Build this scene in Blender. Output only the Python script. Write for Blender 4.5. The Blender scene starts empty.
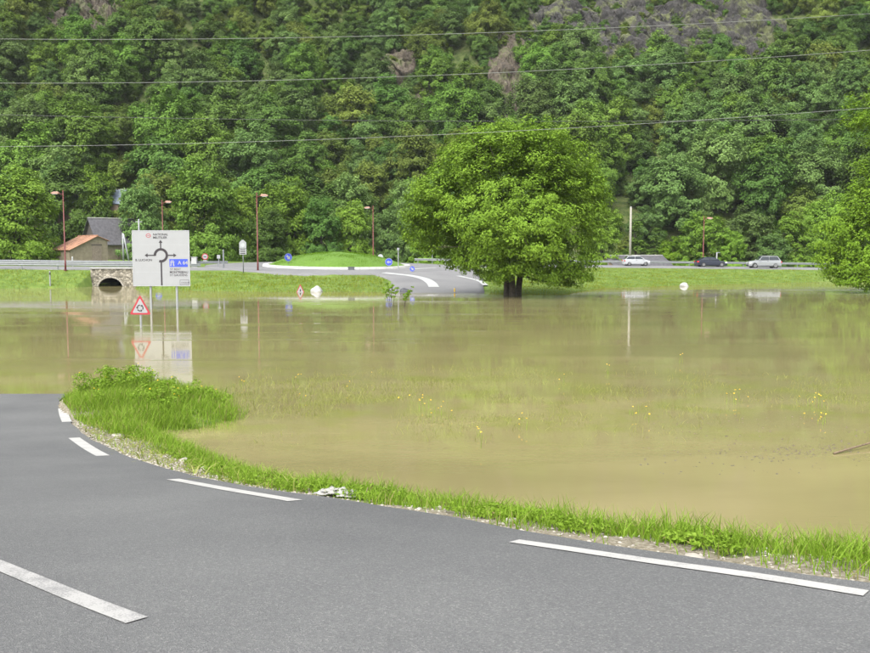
import bpy, math, random
import numpy as np
from mathutils import noise as mnoise, Vector

# ------------------------------------------------------------------ camera, world, light
S = bpy.context.scene
COL = S.collection
R = math.radians
CAMZ = 4.0
FPX = 918.0
PITCH = math.atan(76.5 / FPX)
cam_d = bpy.data.cameras.new('camera'); cam = bpy.data.objects.new('camera', cam_d)
COL.objects.link(cam); S.camera = cam
cam.location = (0, 0, CAMZ); cam.rotation_euler = (math.pi / 2 - PITCH, 0, 0)
cam_d.sensor_width = 36; cam_d.lens = 36 * FPX / 870; cam_d.clip_end = 3000; cam_d.clip_start = 0.05

SUN_EL, SUN_AZ = R(55), R(210)          # azimuth clockwise from +Y: light comes from behind-left of the camera
w = bpy.data.worlds.new('World'); S.world = w; w.use_nodes = True
nt = w.node_tree; bg = nt.nodes['Background']
sky = nt.nodes.new('ShaderNodeTexSky'); sky.sky_type = 'NISHITA'; sky.sun_disc = False
sky.sun_elevation = SUN_EL; sky.sun_rotation = SUN_AZ
sky.air_density = 1.0; sky.dust_density = 3.0; sky.ozone_density = 1.0
hs = nt.nodes.new('ShaderNodeHueSaturation'); hs.inputs['Saturation'].default_value = 0.28
nt.links.new(sky.outputs[0], hs.inputs['Color']); nt.links.new(hs.outputs[0], bg.inputs[0])
bg.inputs[1].default_value = 0.15
sl = bpy.data.lights.new('sun', 'SUN'); sl.energy = 1.5; sl.angle = R(50); sl.color = (1, .96, .89)
so = bpy.data.objects.new('sun', sl); COL.objects.link(so)
so.rotation_euler = (math.pi / 2 - SUN_EL, 0, -SUN_AZ + math.pi)
so.location = (0, -20, 60)
S.view_settings.view_transform = 'Standard'; S.view_settings.look = 'None'
S.view_settings.gamma = 1; S.view_settings.exposure = 1.75

# ------------------------------------------------------------------ helpers
rng = np.random.default_rng(7)
random.seed(7)
CP, SP = math.cos(PITCH), math.sin(PITCH)

def ray(px, py):
    cx = (px - 435) / FPX; cy = (326.5 - py) / FPX
    return np.array([cx, CP + cy * SP, -SP + cy * CP])

def proj(x, y, z):
    dz = z - CAMZ
    d = y * CP - dz * SP
    u = y * SP + dz * CP
    d = np.maximum(d, 1e-3)
    return 435 + FPX * x / d, 326.5 - FPX * u / d, d

def atz(px, py, z):
    r = ray(px, py); s = (z - CAMZ) / r[2]
    return np.array([r[0] * s, r[1] * s, z])

def atY(px, py, Y):
    r = ray(px, py); s = Y / r[1]
    return np.array([r[0] * s, Y, CAMZ + r[2] * s])

def tag(o, label=None, cat=None, group=None, kind=None):
    if label: o['label'] = label
    if cat: o['category'] = cat
    if group: o['group'] = group
    if kind: o['kind'] = kind
    return o

def empty(name, loc, rz=0):
    o = bpy.data.objects.new(name, None); COL.objects.link(o)
    o.location = loc; o.rotation_euler = (0, 0, rz); o.empty_display_size = .3
    return o

def link(name, me, parent=None):
    o = bpy.data.objects.new(name, me); COL.objects.link(o)
    if parent: o.parent = parent
    return o

class MB:
    def __init__(s): s.v = []; s.f = []; s.m = []
    def add(s, vs, fs, m=0):
        b = len(s.v); s.v += [tuple(map(float, p)) for p in vs]
        s.f += [tuple(b + i for i in f) for f in fs]; s.m += [m] * len(fs); return s
    def box(s, x0, x1, y0, y1, z0, z1, m=0):
        vs = [(x, y, z) for z in (z0, z1) for y in (y0, y1) for x in (x0, x1)]
        return s.add(vs, [(0, 2, 3, 1), (4, 5, 7, 6), (0, 1, 5, 4), (2, 6, 7, 3), (0, 4, 6, 2), (1, 3, 7, 5)], m)
    def tube(s, pts, rad, n=8, m=0, cap=True):
        pts = [Vector(p) for p in pts]
        if not hasattr(rad, '__len__'): rad = [rad] * len(pts)
        vs = []; fs = []
        for i, p in enumerate(pts):
            t = (pts[min(i + 1, len(pts) - 1)] - pts[max(i - 1, 0)]).normalized()
            a = t.cross(Vector((0, 0, 1)) if abs(t.z) < .9 else Vector((1, 0, 0))).normalized(); b = t.cross(a)
            for k in range(n):
                q = p + (a * math.cos(2 * math.pi * k / n) + b * math.sin(2 * math.pi * k / n)) * rad[i]
                vs.append(q)
        for i in range(len(pts) - 1):
            for k in range(n):
                fs.append((i * n + k, i * n + (k + 1) % n, (i + 1) * n + (k + 1) % n, (i + 1) * n + k))
        if cap:
            fs.append(tuple(range(n))[::-1]); fs.append(tuple((len(pts) - 1) * n + k for k in range(n)))
        return s.add(vs, fs, m)
    def prism(s, poly, d0, d1, axis='y', m=0):
        # poly in the plane normal to axis, extruded from d0 to d1
        n = len(poly)
        def P(a, b, d):
            return (a, d, b) if axis == 'y' else ((d, a, b) if axis == 'x' else (a, b, d))
        vs = [P(a, b, d0) for a, b in poly] + [P(a, b, d1) for a, b in poly]
        fs = [tuple(range(n)), tuple(range(2 * n - 1, n - 1, -1))]
        fs += [(i, n + i, n + (i + 1) % n, (i + 1) % n) for i in range(n)]
        return s.add(vs, fs, m)
    def disc(s, c, r, d, n=24, m=0, r_in=None, axis='y'):
        # disc (or ring) of thickness d, facing -axis
        P = (lambda a, b, t: (c[0] + a, c[1] + t, c[2] + b)) if axis == 'y' else (lambda a, b, t: (c[0] + t, c[1] + a, c[2] + b))
        cs = [(math.cos(2 * math.pi * k / n), math.sin(2 * math.pi * k / n)) for k in range(n)]
        if r_in is None:
            vs = [P(r * a, r * b, 0) for a, b in cs] + [P(r * a, r * b, d) for a, b in cs]
            fs = [tuple(range(n)), tuple(range(2 * n - 1, n - 1, -1))] + [(i, n + i, n + (i + 1) % n, (i + 1) % n) for i in range(n)]
        else:
            vs = [P(q * a, q * b, t) for q, t in ((r, 0), (r_in, 0), (r, d), (r_in, d)) for a, b in cs]
            fs = []
            for i in range(n):
                j = (i + 1) % n
                fs += [(i, j, n + j, n + i), (2 * n + i, 3 * n + i, 3 * n + j, 2 * n + j), (i, 2 * n + i, 2 * n + j, j), (n + i, n + j, 3 * n + j, 3 * n + i)]
        return s.add(vs, fs, m)
    def build(s, name, mats, parent=None, smooth=False, bevel=0, fix=True):
        me = bpy.data.meshes.new(name); me.from_pydata(s.v, [], s.f)
        if not isinstance(mats, (list, tuple)): mats = [mats]
        for m in mats: me.materials.append(M[m])
        if len(mats) > 1: me.polygons.foreach_set('material_index', s.m)
        if fix:
            import bmesh
            bm = bmesh.new(); bm.from_mesh(me); bmesh.ops.recalc_face_normals(bm, faces=bm.faces); bm.to_mesh(me); bm.free()
        if smooth: me.polygons.foreach_set('use_smooth', [True] * len(me.polygons))
        me.update()
        o = link(name, me, parent)
        if bevel:
            b = o.modifiers.new('bevel', 'BEVEL'); b.width = bevel; b.segments = 2; b.limit_method = 'ANGLE'
        return o

def np_mesh(name, V, F, mat, tint=None, smooth=False):
    V = np.asarray(V, np.float32); F = np.asarray(F, np.int32)
    me = bpy.data.meshes.new(name)
    me.vertices.add(len(V)); me.vertices.foreach_set('co', V.ravel())
    k = F.shape[1]
    me.loops.add(F.size); me.loops.foreach_set('vertex_index', F.ravel())
    me.polygons.add(len(F)); me.polygons.foreach_set('loop_start', np.arange(len(F), dtype=np.int32) * k)
    me.polygons.foreach_set('loop_total', np.full(len(F), k, np.int32))
    me.polygons.foreach_set('use_smooth', np.full(len(F), smooth))
    if tint is not None:
        a = me.attributes.new('tint', 'FLOAT', 'POINT'); a.data.foreach_set('value', np.asarray(tint, np.float32))
    if mat: me.materials.append(M[mat])
    me.update(calc_edges=True); me.validate()
    return me

def vnoise(X, Y, s, seed=0):
    """cheap vectorised value noise in about [-1, 1]"""
    x = np.asarray(X) / s + 1000.3 + seed * 17.7; y = np.asarray(Y) / s + 1000.7 + seed * 31.1
    xi = np.floor(x).astype(np.int64); yi = np.floor(y).astype(np.int64); fx = x - xi; fy = y - yi
    fx = fx * fx * (3 - 2 * fx); fy = fy * fy * (3 - 2 * fy)
    def h(a, b):
        n = (a * 374761393 + b * 668265263 + seed * 974634) & 0x7fffffff
        n = ((n ^ (n >> 13)) * 1274126177) & 0x7fffffff
        return ((n ^ (n >> 16)) & 0xffff) / 32767.5 - 1
    return (h(xi, yi) * (1 - fx) + h(xi + 1, yi) * fx) * (1 - fy) + (h(xi, yi + 1) * (1 - fx) + h(xi + 1, yi + 1) * fx) * fy

def sstep(a, b, x):
    t = np.clip((x - a) / (b - a), 0, 1); return t * t * (3 - 2 * t)

# ------------------------------------------------------------------ materials
M = {}
def nodes(name):
    m = bpy.data.materials.new(name); m.use_nodes = True; M[name] = m
    t = m.node_tree; return m, t, t.nodes, t.links, t.nodes['Principled BSDF']

def N(t, typ, **kw):
    n = t.nodes.new(typ)
    for k, v in kw.items():
        if k in n.inputs: n.inputs[k].default_value = v
        else: setattr(n, k, v)
    return n

def ramp(t, src, stops):
    r = t.nodes.new('ShaderNodeValToRGB'); e = r.color_ramp.elements
    e[0].position, e[0].color = stops[0][0], (*stops[0][1], 1)
    e[1].position, e[1].color = stops[-1][0], (*stops[-1][1], 1)
    for p, c in stops[1:-1]:
        q = e.new(p); q.color = (*c, 1)
    t.links.new(src, r.inputs[0]); return r

def plain(name, col, rough=.6, metal=0, var=.12, scale=6, bump=0, spec=.5):
    m, t, n, l, p = nodes(name)
    tc = N(t, 'ShaderNodeTexCoord'); no = N(t, 'ShaderNodeTexNoise', Scale=scale, Detail=5.0)
    l.new(tc.outputs['Object'], no.inputs['Vector'])
    lo = tuple(c * (1 - var) for c in col); hi = tuple(min(1, c * (1 + var)) for c in col)
    r = ramp(t, no.outputs['Fac'], [(.3, lo), (.7, hi)]); l.new(r.outputs[0], p.inputs['Base Color'])
    p.inputs['Roughness'].default_value = rough; p.inputs['Metallic'].default_value = metal
    p.inputs['Specular IOR Level'].default_value = spec
    if bump:
        b = N(t, 'ShaderNodeBump', Strength=bump, Distance=.03); l.new(no.outputs['Fac'], b.inputs['Height']); l.new(b.outputs[0], p.inputs['Normal'])
    return m

def leafmat(name, c0, c1, c2, trans=.35, objvar=.25, straw=None):
    """c0..c2 over the leaf's own tint; whole plants differ a little among themselves"""
    m, t, n, l, p = nodes(name)
    at = N(t, 'ShaderNodeAttribute', attribute_name='tint')
    r = ramp(t, at.outputs['Fac'], [(0, c0), (.5, c1), (1, c2)] if straw is None else [(0, straw), (.10, straw), (.16, c0), (.5, c1), (.9, c2), (1, straw)])
    oi = N(t, 'ShaderNodeObjectInfo')
    h = N(t, 'ShaderNodeHueSaturation'); h.inputs['Saturation'].default_value = 1.03
    mr = N(t, 'ShaderNodeMapRange'); mr.inputs[3].default_value = 1 - objvar; mr.inputs[4].default_value = 1 + objvar
    l.new(oi.outputs['Random'], mr.inputs[0]); l.new(mr.outputs[0], h.inputs['Value'])
    mu = N(t, 'ShaderNodeMath', operation='MULTIPLY'); mu.inputs[1].default_value = 7.31; fr = N(t, 'ShaderNodeMath', operation='FRACT')
    l.new(oi.outputs['Random'], mu.inputs[0]); l.new(mu.outputs[0], fr.inputs[0])
    m2 = N(t, 'ShaderNodeMapRange'); m2.inputs[3].default_value = .5 - objvar * .04; m2.inputs[4].default_value = .5 + objvar * .06
    l.new(fr.outputs[0], m2.inputs[0]); l.new(m2.outputs[0], h.inputs['Hue'])
    l.new(r.outputs[0], h.inputs['Color']); l.new(h.outputs[0], p.inputs['Base Color'])
    p.inputs['Roughness'].default_value = .6; p.inputs['Specular IOR Level'].default_value = .1
    tr = N(t, 'ShaderNodeBsdfTranslucent'); mx = N(t, 'ShaderNodeMixShader'); mx.inputs[0].default_value = trans
    l.new(h.outputs[0], tr.inputs[0]); l.new(p.outputs[0], mx.inputs[1]); l.new(tr.outputs[0], mx.inputs[2])
    l.new(mx.outputs[0], n['Material Output'].inputs[0])
    return m

def asphalt(name, lo, hi, speck=.5, big=.35, scale=1.0):
    m, t, n, l, p = nodes(name)
    tc = N(t, 'ShaderNodeTexCoord')
    v = N(t, 'ShaderNodeTexVoronoi', Scale=95.0 * scale); l.new(tc.outputs['Object'], v.inputs['Vector'])
    no = N(t, 'ShaderNodeTexNoise', Scale=big, Detail=6.0, Roughness=.6); l.new(tc.outputs['Object'], no.inputs['Vector'])
    n2 = N(t, 'ShaderNodeTexNoise', Scale=60.0 * scale, Detail=3.0); l.new(tc.outputs['Object'], n2.inputs['Vector'])
    r1 = ramp(t, no.outputs['Fac'], [(.3, lo), (.7, hi)])
    sp = N(t, 'ShaderNodeSeparateColor'); l.new(v.outputs['Color'], sp.inputs[0])
    r2 = ramp(t, sp.outputs[0], [(0, (.45, .45, .45)), (.6, (.95, .95, .95)), (.86, (1.25, 1.24, 1.2)), (1, (2.3, 2.25, 2.1))])
    mx = N(t, 'ShaderNodeMix', data_type='RGBA', blend_type='MULTIPLY'); mx.inputs[0].default_value = speck
    l.new(r1.outputs[0], mx.inputs[6]); l.new(r2.outputs[0], mx.inputs[7])
    l.new(mx.outputs[2], p.inputs['Base Color'])
    p.inputs['Roughness'].default_value = .82; p.inputs['Specular IOR Level'].default_value = .35
    ad = N(t, 'ShaderNodeMath', operation='ADD'); l.new(v.outputs['Distance'], ad.inputs[0]); l.new(n2.outputs['Fac'], ad.inputs[1])
    b = N(t, 'ShaderNodeBump', Strength=.7, Distance=.006); l.new(ad.outputs[0], b.inputs['Height']); l.new(b.outputs[0], p.inputs['Normal'])
    return m

asphalt('asphalt', (.068, .069, .071), (.100, .101, .101), speck=.45, scale=1.35)
asphalt('far_asphalt', (.115, .115, .118), (.155, .155, .155), speck=.25, big=.2)

# painted line, worn so that asphalt shows through
m, t, n, l, p = nodes('road_paint')
tc = N(t, 'ShaderNodeTexCoord'); no = N(t, 'ShaderNodeTexNoise', Scale=70.0, Detail=4.0); l.new(tc.outputs['Object'], no.inputs['Vector'])
n2 = N(t, 'ShaderNodeTexNoise', Scale=4.0, Detail=3.0); l.new(tc.outputs['Object'], n2.inputs['Vector'])
ad = N(t, 'ShaderNodeMath', operation='ADD'); l.new(no.outputs['Fac'], ad.inputs[0]); l.new(n2.outputs['Fac'], ad.inputs[1])
r = ramp(t, ad.outputs[0], [(.62, (.15, .15, .145)), (.8, (.24, .236, .228)), (1.0, (.30, .296, .28))])
l.new(r.outputs[0], p.inputs['Base Color']); p.inputs['Roughness'].default_value = .7
b = N(t, 'ShaderNodeBump', Strength=.4, Distance=.004); l.new(no.outputs['Fac'], b.inputs['Height']); l.new(b.outputs[0], p.inputs['Normal'])
m, t, n, l, p = nodes('worn_paint')
tc = N(t, 'ShaderNodeTexCoord'); no = N(t, 'ShaderNodeTexNoise', Scale=90.0, Detail=4.0); l.new(tc.outputs['Object'], no.inputs['Vector'])
n2 = N(t, 'ShaderNodeTexNoise', Scale=5.0, Detail=4.0); l.new(tc.outputs['Object'], n2.inputs['Vector'])
ad = N(t, 'ShaderNodeMath', operation='ADD'); l.new(no.outputs['Fac'], ad.inputs[0]); l.new(n2.outputs['Fac'], ad.inputs[1])
r = ramp(t, ad.outputs[0], [(.74, (.14, .14, .138)), (.98, (.205, .202, .196)), (1.2, (.26, .256, .246))])
l.new(r.outputs[0], p.inputs['Base Color']); p.inputs['Roughness'].default_value = .75

# terrain: meadow soil, gravelly shoulder, wooded slope, told apart by a vertex attribute
m, t, n, l, p = nodes('ground')
tc = N(t, 'ShaderNodeTexCoord')
no = N(t, 'ShaderNodeTexNoise', Scale=1.3, Detail=8.0, Roughness=.65); l.new(tc.outputs['Object'], no.inputs['Vector'])
nf = N(t, 'ShaderNodeTexNoise', Scale=28.0, Detail=5.0, Roughness=.7); l.new(tc.outputs['Object'], nf.inputs['Vector'])
nh = N(t, 'ShaderNodeTexNoise', Scale=.8, Detail=10.0, Roughness=.8); l.new(tc.outputs['Object'], nh.inputs['Vector'])
grass = ramp(t, no.outputs['Fac'], [(.3, (.05, .085, .018)), (.55, (.10, .15, .03)), (.75, (.16, .19, .05))])
grav = ramp(t, nf.outputs['Fac'], [(.3, (.07, .06, .04)), (.5, (.17, .15, .11)), (.7, (.30, .28, .23))])
hill = ramp(t, nh.outputs['Fac'], [(.38, (.022, .036, .010)), (.52, (.060, .082, .024)), (.66, (.105, .098, .046))])
a1 = N(t, 'ShaderNodeAttribute', attribute_name='gravel'); a2 = N(t, 'ShaderNodeAttribute', attribute_name='slope')
m1 = N(t, 'ShaderNodeMix', data_type='RGBA'); m2 = N(t, 'ShaderNodeMix', data_type='RGBA')
gm = N(t, 'ShaderNodeMath', operation='MULTIPLY_ADD', use_clamp=True); gm.inputs[1].default_value = 1.6; gm.inputs[2].default_value = -.35
g0 = N(t, 'ShaderNodeMath', operation='MULTIPLY'); g0.inputs[1].default_value = 2.0
l.new(no.outputs['Fac'], g0.inputs[0]); g1 = N(t, 'ShaderNodeMath', operation='MULTIPLY'); l.new(g0.outputs[0], g1.inputs[0]); l.new(a1.outputs['Fac'], g1.inputs[1])
l.new(g1.outputs[0], gm.inputs[0])
l.new(gm.outputs[0], m1.inputs[0]); l.new(grass.outputs[0], m1.inputs[6]); l.new(grav.outputs[0], m1.inputs[7])
l.new(a2.outputs['Fac'], m2.inputs[0]); l.new(m1.outputs[2], m2.inputs[6]); l.new(hill.outputs[0], m2.inputs[7])
l.new(m2.outputs[2], p.inputs['Base Color']); p.inputs['Roughness'].default_value = .95; p.inputs['Specular IOR Level'].default_value = .1
b = N(t, 'ShaderNodeBump', Strength=.6, Distance=.03); l.new(nf.outputs['Fac'], b.inputs['Height']); l.new(b.outputs[0], p.inputs['Normal'])

# muddy flood water
m, t, n, l, p = nodes('flood_water')
tc = N(t, 'ShaderNodeTexCoord')
mp = N(t, 'ShaderNodeMapping'); mp.inputs['Scale'].default_value = (.10, .35, 1); l.new(tc.outputs['Object'], mp.inputs[0])
nb = N(t, 'ShaderNodeTexNoise', Scale=1.0, Detail=5.0, Distortion=.8); l.new(mp.outputs[0], nb.inputs['Vector'])
wr = r = ramp(t, nb.outputs['Fac'], [(.3, (.156, .136, .062)), (.5, (.182, .158, .074)), (.7, (.208, .180, .086))]); l.new(r.outputs[0], p.inputs['Base Color'])
# drowned meadow plants just under the surface tint the shallows in patches
sx3 = N(t, 'ShaderNodeSeparateXYZ'); l.new(tc.outputs['Object'], sx3.inputs[0])
y0 = N(t, 'ShaderNodeMapRange', interpolation_type='SMOOTHSTEP'); y0.inputs[1].default_value = 17; y0.inputs[2].default_value = 21.5; l.new(sx3.outputs[1], y0.inputs[0])
y1 = N(t, 'ShaderNodeMapRange', interpolation_type='SMOOTHSTEP'); y1.inputs[1].default_value = 37; y1.inputs[2].default_value = 26; l.new(sx3.outputs[1], y1.inputs[0])
np_ = N(t, 'ShaderNodeTexNoise', Scale=.55, Detail=7.0, Roughness=.7); l.new(tc.outputs['Object'], np_.inputs['Vector'])
nq = N(t, 'ShaderNodeMapRange'); nq.inputs[1].default_value = .46; nq.inputs[2].default_value = .66; l.new(np_.outputs['Fac'], nq.inputs[0])
ml = N(t, 'ShaderNodeMath', operation='MULTIPLY'); l.new(y0.outputs[0], ml.inputs[0]); l.new(y1.outputs[0], ml.inputs[1])
ml2 = N(t, 'ShaderNodeMath', operation='MULTIPLY'); l.new(ml.outputs[0], ml2.inputs[0]); l.new(nq.outputs[0], ml2.inputs[1])
wm = N(t, 'ShaderNodeMix', data_type='RGBA'); wm.inputs[7].default_value = (.160, .162, .048, 1); l.new(ml2.outputs[0], wm.inputs[0]); l.new(wr.outputs[0], wm.inputs[6]); l.new(wm.outputs[2], p.inputs['Base Color'])
p.inputs['Roughness'].default_value = .02; p.inputs['IOR'].default_value = 1.37
mp2 = N(t, 'ShaderNodeMapping'); mp2.inputs['Scale'].default_value = (1.1, 2.6, 1); l.new(tc.outputs['Object'], mp2.inputs[0])
n1 = N(t, 'ShaderNodeTexNoise', Scale=1.6, Detail=5.0, Roughness=.55, Distortion=.5); l.new(mp2.outputs[0], n1.inputs['Vector'])
mp3 = N(t, 'ShaderNodeMapping'); mp3.inputs['Scale'].default_value = (.05, .22, 1); l.new(tc.outputs['Object'], mp3.inputs[0])
n3 = N(t, 'ShaderNodeTexNoise', Scale=1.0, Detail=3.0); l.new(mp3.outputs[0], n3.inputs['Vector'])
st = N(t, 'ShaderNodeMapRange'); st.inputs[1].default_value = .50; st.inputs[2].default_value = .66; st.inputs[3].default_value = .35; st.inputs[4].default_value = 2.4
l.new(n3.outputs['Fac'], st.inputs[0])
# thin lines of rougher water where the current runs
mp4 = N(t, 'ShaderNodeMapping'); mp4.inputs['Scale'].default_value = (.035, .55, 1); mp4.inputs['Rotation'].default_value = (0, 0, .03); l.new(tc.outputs['Object'], mp4.inputs[0])
n4 = N(t, 'ShaderNodeTexNoise', Scale=1.0, Detail=4.0, Roughness=.6, Distortion=.4); l.new(mp4.outputs[0], n4.inputs['Vector'])
cl4 = N(t, 'ShaderNodeMapRange'); cl4.inputs[1].default_value = .60; cl4.inputs[2].default_value = .68; cl4.inputs[3].default_value = 0; cl4.inputs[4].default_value = 9; l.new(n4.outputs['Fac'], cl4.inputs[0])
far4 = N(t, 'ShaderNodeMapRange', interpolation_type='SMOOTHSTEP'); far4.inputs[1].default_value = 26; far4.inputs[2].default_value = 45; l.new(sx3.outputs[1], far4.inputs[0])
lef4 = N(t, 'ShaderNodeMapRange', interpolation_type='SMOOTHSTEP'); lef4.inputs[1].default_value = 12; lef4.inputs[2].default_value = -12; lef4.inputs[3].default_value = .12; l.new(sx3.outputs[0], lef4.inputs[0])
f44 = N(t, 'ShaderNodeMath', operation='MULTIPLY'); l.new(far4.outputs[0], f44.inputs[0]); l.new(lef4.outputs[0], f44.inputs[1])
c44 = N(t, 'ShaderNodeMath', operation='MULTIPLY_ADD'); l.new(cl4.outputs[0], c44.inputs[0]); l.new(f44.outputs[0], c44.inputs[1]); l.new(st.outputs[0], c44.inputs[2])
hm = N(t, 'ShaderNodeMath', operation='MULTIPLY'); l.new(n1.outputs['Fac'], hm.inputs[0]); l.new(c44.outputs[0], hm.inputs[1])
b = N(t, 'ShaderNodeBump', Strength=.11, Distance=.03); l.new(hm.outputs[0], b.inputs['Height']); l.new(b.outputs[0], p.inputs['Normal'])

# rock
def rock(name, a, b_, c):
    m, t, n, l, p = nodes(name)
    tc = N(t, 'ShaderNodeTexCoord'); mp = N(t, 'ShaderNodeMapping'); mp.inputs['Scale'].default_value = (.5, .5, .16); mp.inputs['Rotation'].default_value = (0, .5, 0)
    l.new(tc.outputs['Object'], mp.inputs[0])
    no = N(t, 'ShaderNodeTexNoise', Scale=1.0, Detail=10.0, Roughness=.72, Distortion=.6); l.new(mp.outputs[0], no.inputs['Vector'])
    n2 = N(t, 'ShaderNodeTexNoise', Scale=.22, Detail=6.0, Roughness=.6); l.new(tc.outputs['Object'], n2.inputs['Vector'])
    r = ramp(t, no.outputs['Fac'], [(.3, a), (.52, b_), (.72, c)])
    moss = ramp(t, n2.outputs['Fac'], [(.5, (0, 0, 0)), (.62, (1, 1, 1))])
    mx = N(t, 'ShaderNodeMix', data_type='RGBA'); l.new(moss.outputs[0], mx.inputs[0]); l.new(r.outputs[0], mx.inputs[6]); mx.inputs[7].default_value = (.075, .085, .03, 1)
    l.new(mx.outputs[2], p.inputs['Base Color']); p.inputs['Roughness'].default_value = .9
    bb = N(t, 'ShaderNodeBump', Strength=.9, Distance=.6); l.new(no.outputs['Fac'], bb.inputs['Height']); l.new(bb.outputs[0], p.inputs['Normal'])
rock('grey_rock', (.005, .005, .005), (.024, .022, .020), (.062, .057, .050))
rock('brown_rock', (.015, .012, .008), (.062, .048, .033), (.14, .118, .086))

# masonry
m, t, n, l, p = nodes('rubble_stone')
tc = N(t, 'ShaderNodeTexCoord'); v = N(t, 'ShaderNodeTexVoronoi', Scale=3.6); v2 = N(t, 'ShaderNodeTexVoronoi', Scale=3.6, feature='DISTANCE_TO_EDGE')
no = N(t, 'ShaderNodeTexNoise', Scale=1.2, Detail=6.0)
mp = N(t, 'ShaderNodeMapping'); mp.inputs['Scale'].default_value = (1, 1, 1.5); l.new(tc.outputs['Object'], mp.inputs[0])
for q in (v, v2, no): l.new(mp.outputs[0], q.inputs['Vector'])
sp = N(t, 'ShaderNodeSeparateColor'); l.new(v.outputs['Color'], sp.inputs[0])
r = ramp(t, sp.outputs[0], [(0, (.09, .08, .06)), (.5, (.19, .17, .13)), (1, (.34, .31, .25))])
r2 = ramp(t, v2.outputs['Distance'], [(.02, (.35, .35, .35)), (.08, (1, 1, 1))])
mx = N(t, 'ShaderNodeMix', data_type='RGBA', blend_type='MULTIPLY'); mx.inputs[0].default_value = 1; l.new(r.outputs[0], mx.inputs[6]); l.new(r2.outputs[0], mx.inputs[7])
l.new(mx.outputs[2], p.inputs['Base Color']); p.inputs['Roughness'].default_value = .9
b = N(t, 'ShaderNodeBump', Strength=1, Distance=.06); l.new(v2.outputs['Distance'], b.inputs['Height']); l.new(b.outputs[0], p.inputs['Normal'])

plain('white_paint', (.33, .335, .33), .45, var=.04, scale=3)
plain('sign_white', (.25, .257, .262), .4, var=.03, scale=2)
plain('sign_back', (.33, .34, .35), .5, var=.08)
plain('sign_black', (.015, .010, .014), .5, var=.1)
plain('sign_blue', (.022, .05, .38), .45, var=.05)
plain('sign_red', (.30, .018, .03), .45, var=.08)
plain('galvanised', (.16, .17, .175), .5, metal=.2, var=.12, scale=3)
plain('pale_post', (.21, .22, .225), .55, var=.08)
plain('lamp_red', (.10, .012, .010), .5, var=.15, scale=2)
plain('lamp_head', (.36, .20, .15), .4, var=.1)
plain('glass_lens', (.6, .6, .58), .2, var=.05)
plain('kerb_concrete', (.35, .345, .325), .8, var=.12, scale=2, bump=.2)
plain('concrete', (.27, .265, .25), .85, var=.2, scale=1.2, bump=.2)
plain('slate', (.062, .06, .066), .7, var=.3, scale=2.5, bump=.3)
plain('blue_slate', (.13, .16, .20), .7, var=.2, scale=2)
plain('rust_tin', (.26, .135, .08), .75, var=.3, scale=1.1, bump=.1)
plain('stucco', (.17, .145, .10), .9, var=.2, scale=2.4, bump=.4)
plain('pink_stucco', (.26, .19, .14), .9, var=.12, scale=1)
plain('dark_wood_and_shade', (.05, .042, .036), .85, var=.3, scale=5)
plain('door_wood', (.16, .13, .10), .85, var=.25, scale=5)
plain('pole_wood', (.22, .21, .175), .85, var=.2, scale=6)
plain('bark', (.055, .045, .032), .9, var=.4, scale=7, bump=.6)
plain('cable_metal', (.15, .16, .145), .5, metal=.2, var=.05)
plain('cable_dark', (.05, .05, .05), .6, var=.05)
plain('white_stone', (.30, .30, .29), .85, var=.08, scale=3, bump=.3)
plain('grey_stone', (.30, .29, .27), .9, var=.3, scale=9, bump=.4)
plain('pale_stone', (.27, .25, .21), .9, var=.25, scale=14, bump=.4)
plain('dark_stone_and_shade', (.045, .047, .055), .7, var=.3, scale=4, bump=.3)
plain('scum', (.095, .082, .056), .9, var=.35, scale=9)
plain('driftwood', (.13, .095, .06), .9, var=.35, scale=20, bump=.4)
plain('plastic_bag', (.25, .245, .23), .5, var=.08, scale=12)
plain('yellow_paint', (.65, .42, .05), .6, var=.1)
plain('green_paint', (.06, .30, .16), .6, var=.1)
plain('dark_box', (.07, .075, .08), .6, var=.1)
plain('tyre', (.02, .02, .02), .8, var=.1)
plain('rim', (.22, .22, .22), .35, metal=.6, var=.1)
plain('car_glass', (.02, .025, .03), .08, var=.05)
plain('car_white', (.33, .34, .35), .25, var=.02)
plain('car_dark', (.018, .022, .035), .22, var=.05)
plain('car_silver', (.30, .31, .32), .3, metal=.5, var=.04)
plain('black_plastic', (.025, .025, .025), .7, var=.1)
plain('light_red', (.5, .02, .02), .25, var=.05)
plain('light_clear', (.75, .75, .72), .15, var=.04)
plain('petal', (.75, .52, .02), .6, var=.1, scale=40)
leafmat('leaf_big', (.108, .185, .022), (.138, .228, .027), (.175, .275, .034), .26, .05)
leafmat('leaf_lime', (.100, .185, .018), (.138, .240, .024), (.182, .290, .032), .26, .08)
leafmat('leaf_dark', (.070, .128, .028), (.088, .155, .033), (.110, .185, .040), .26, .26)
leafmat('leaf_mid', (.094, .162, .028), (.115, .194, .033), (.142, .230, .040), .26, .26)
leafmat('leaf_grey', (.096, .160, .044), (.118, .188, .053), (.145, .220, .066), .26, .24)
leafmat('leaf_olive', (.100, .138, .028), (.122, .165, .033), (.150, .196, .040), .26, .26)
leafmat('leaf_row', (.122, .205, .030), (.152, .246, .036), (.190, .290, .045), .26, .16)
leafmat('blade', (.108, .190, .018), (.155, .250, .028), (.210, .305, .050), .35, .02, straw=(.24, .21, .085))
leafmat('bank_blade', (.105, .155, .012), (.155, .200, .016), (.20, .235, .030), .4, .02, straw=(.20, .17, .07))
leafmat('lawn_blade', (.065, .140, .004), (.085, .165, .005), (.105, .185, .008), .4, .02)
leafmat('weed_blade', (.12, .14, .03), (.18, .20, .05), (.25, .26, .09), .3, .02)
plain('lawn', (.065, .135, .006), .9, var=.15, scale=3, bump=.3)

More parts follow.
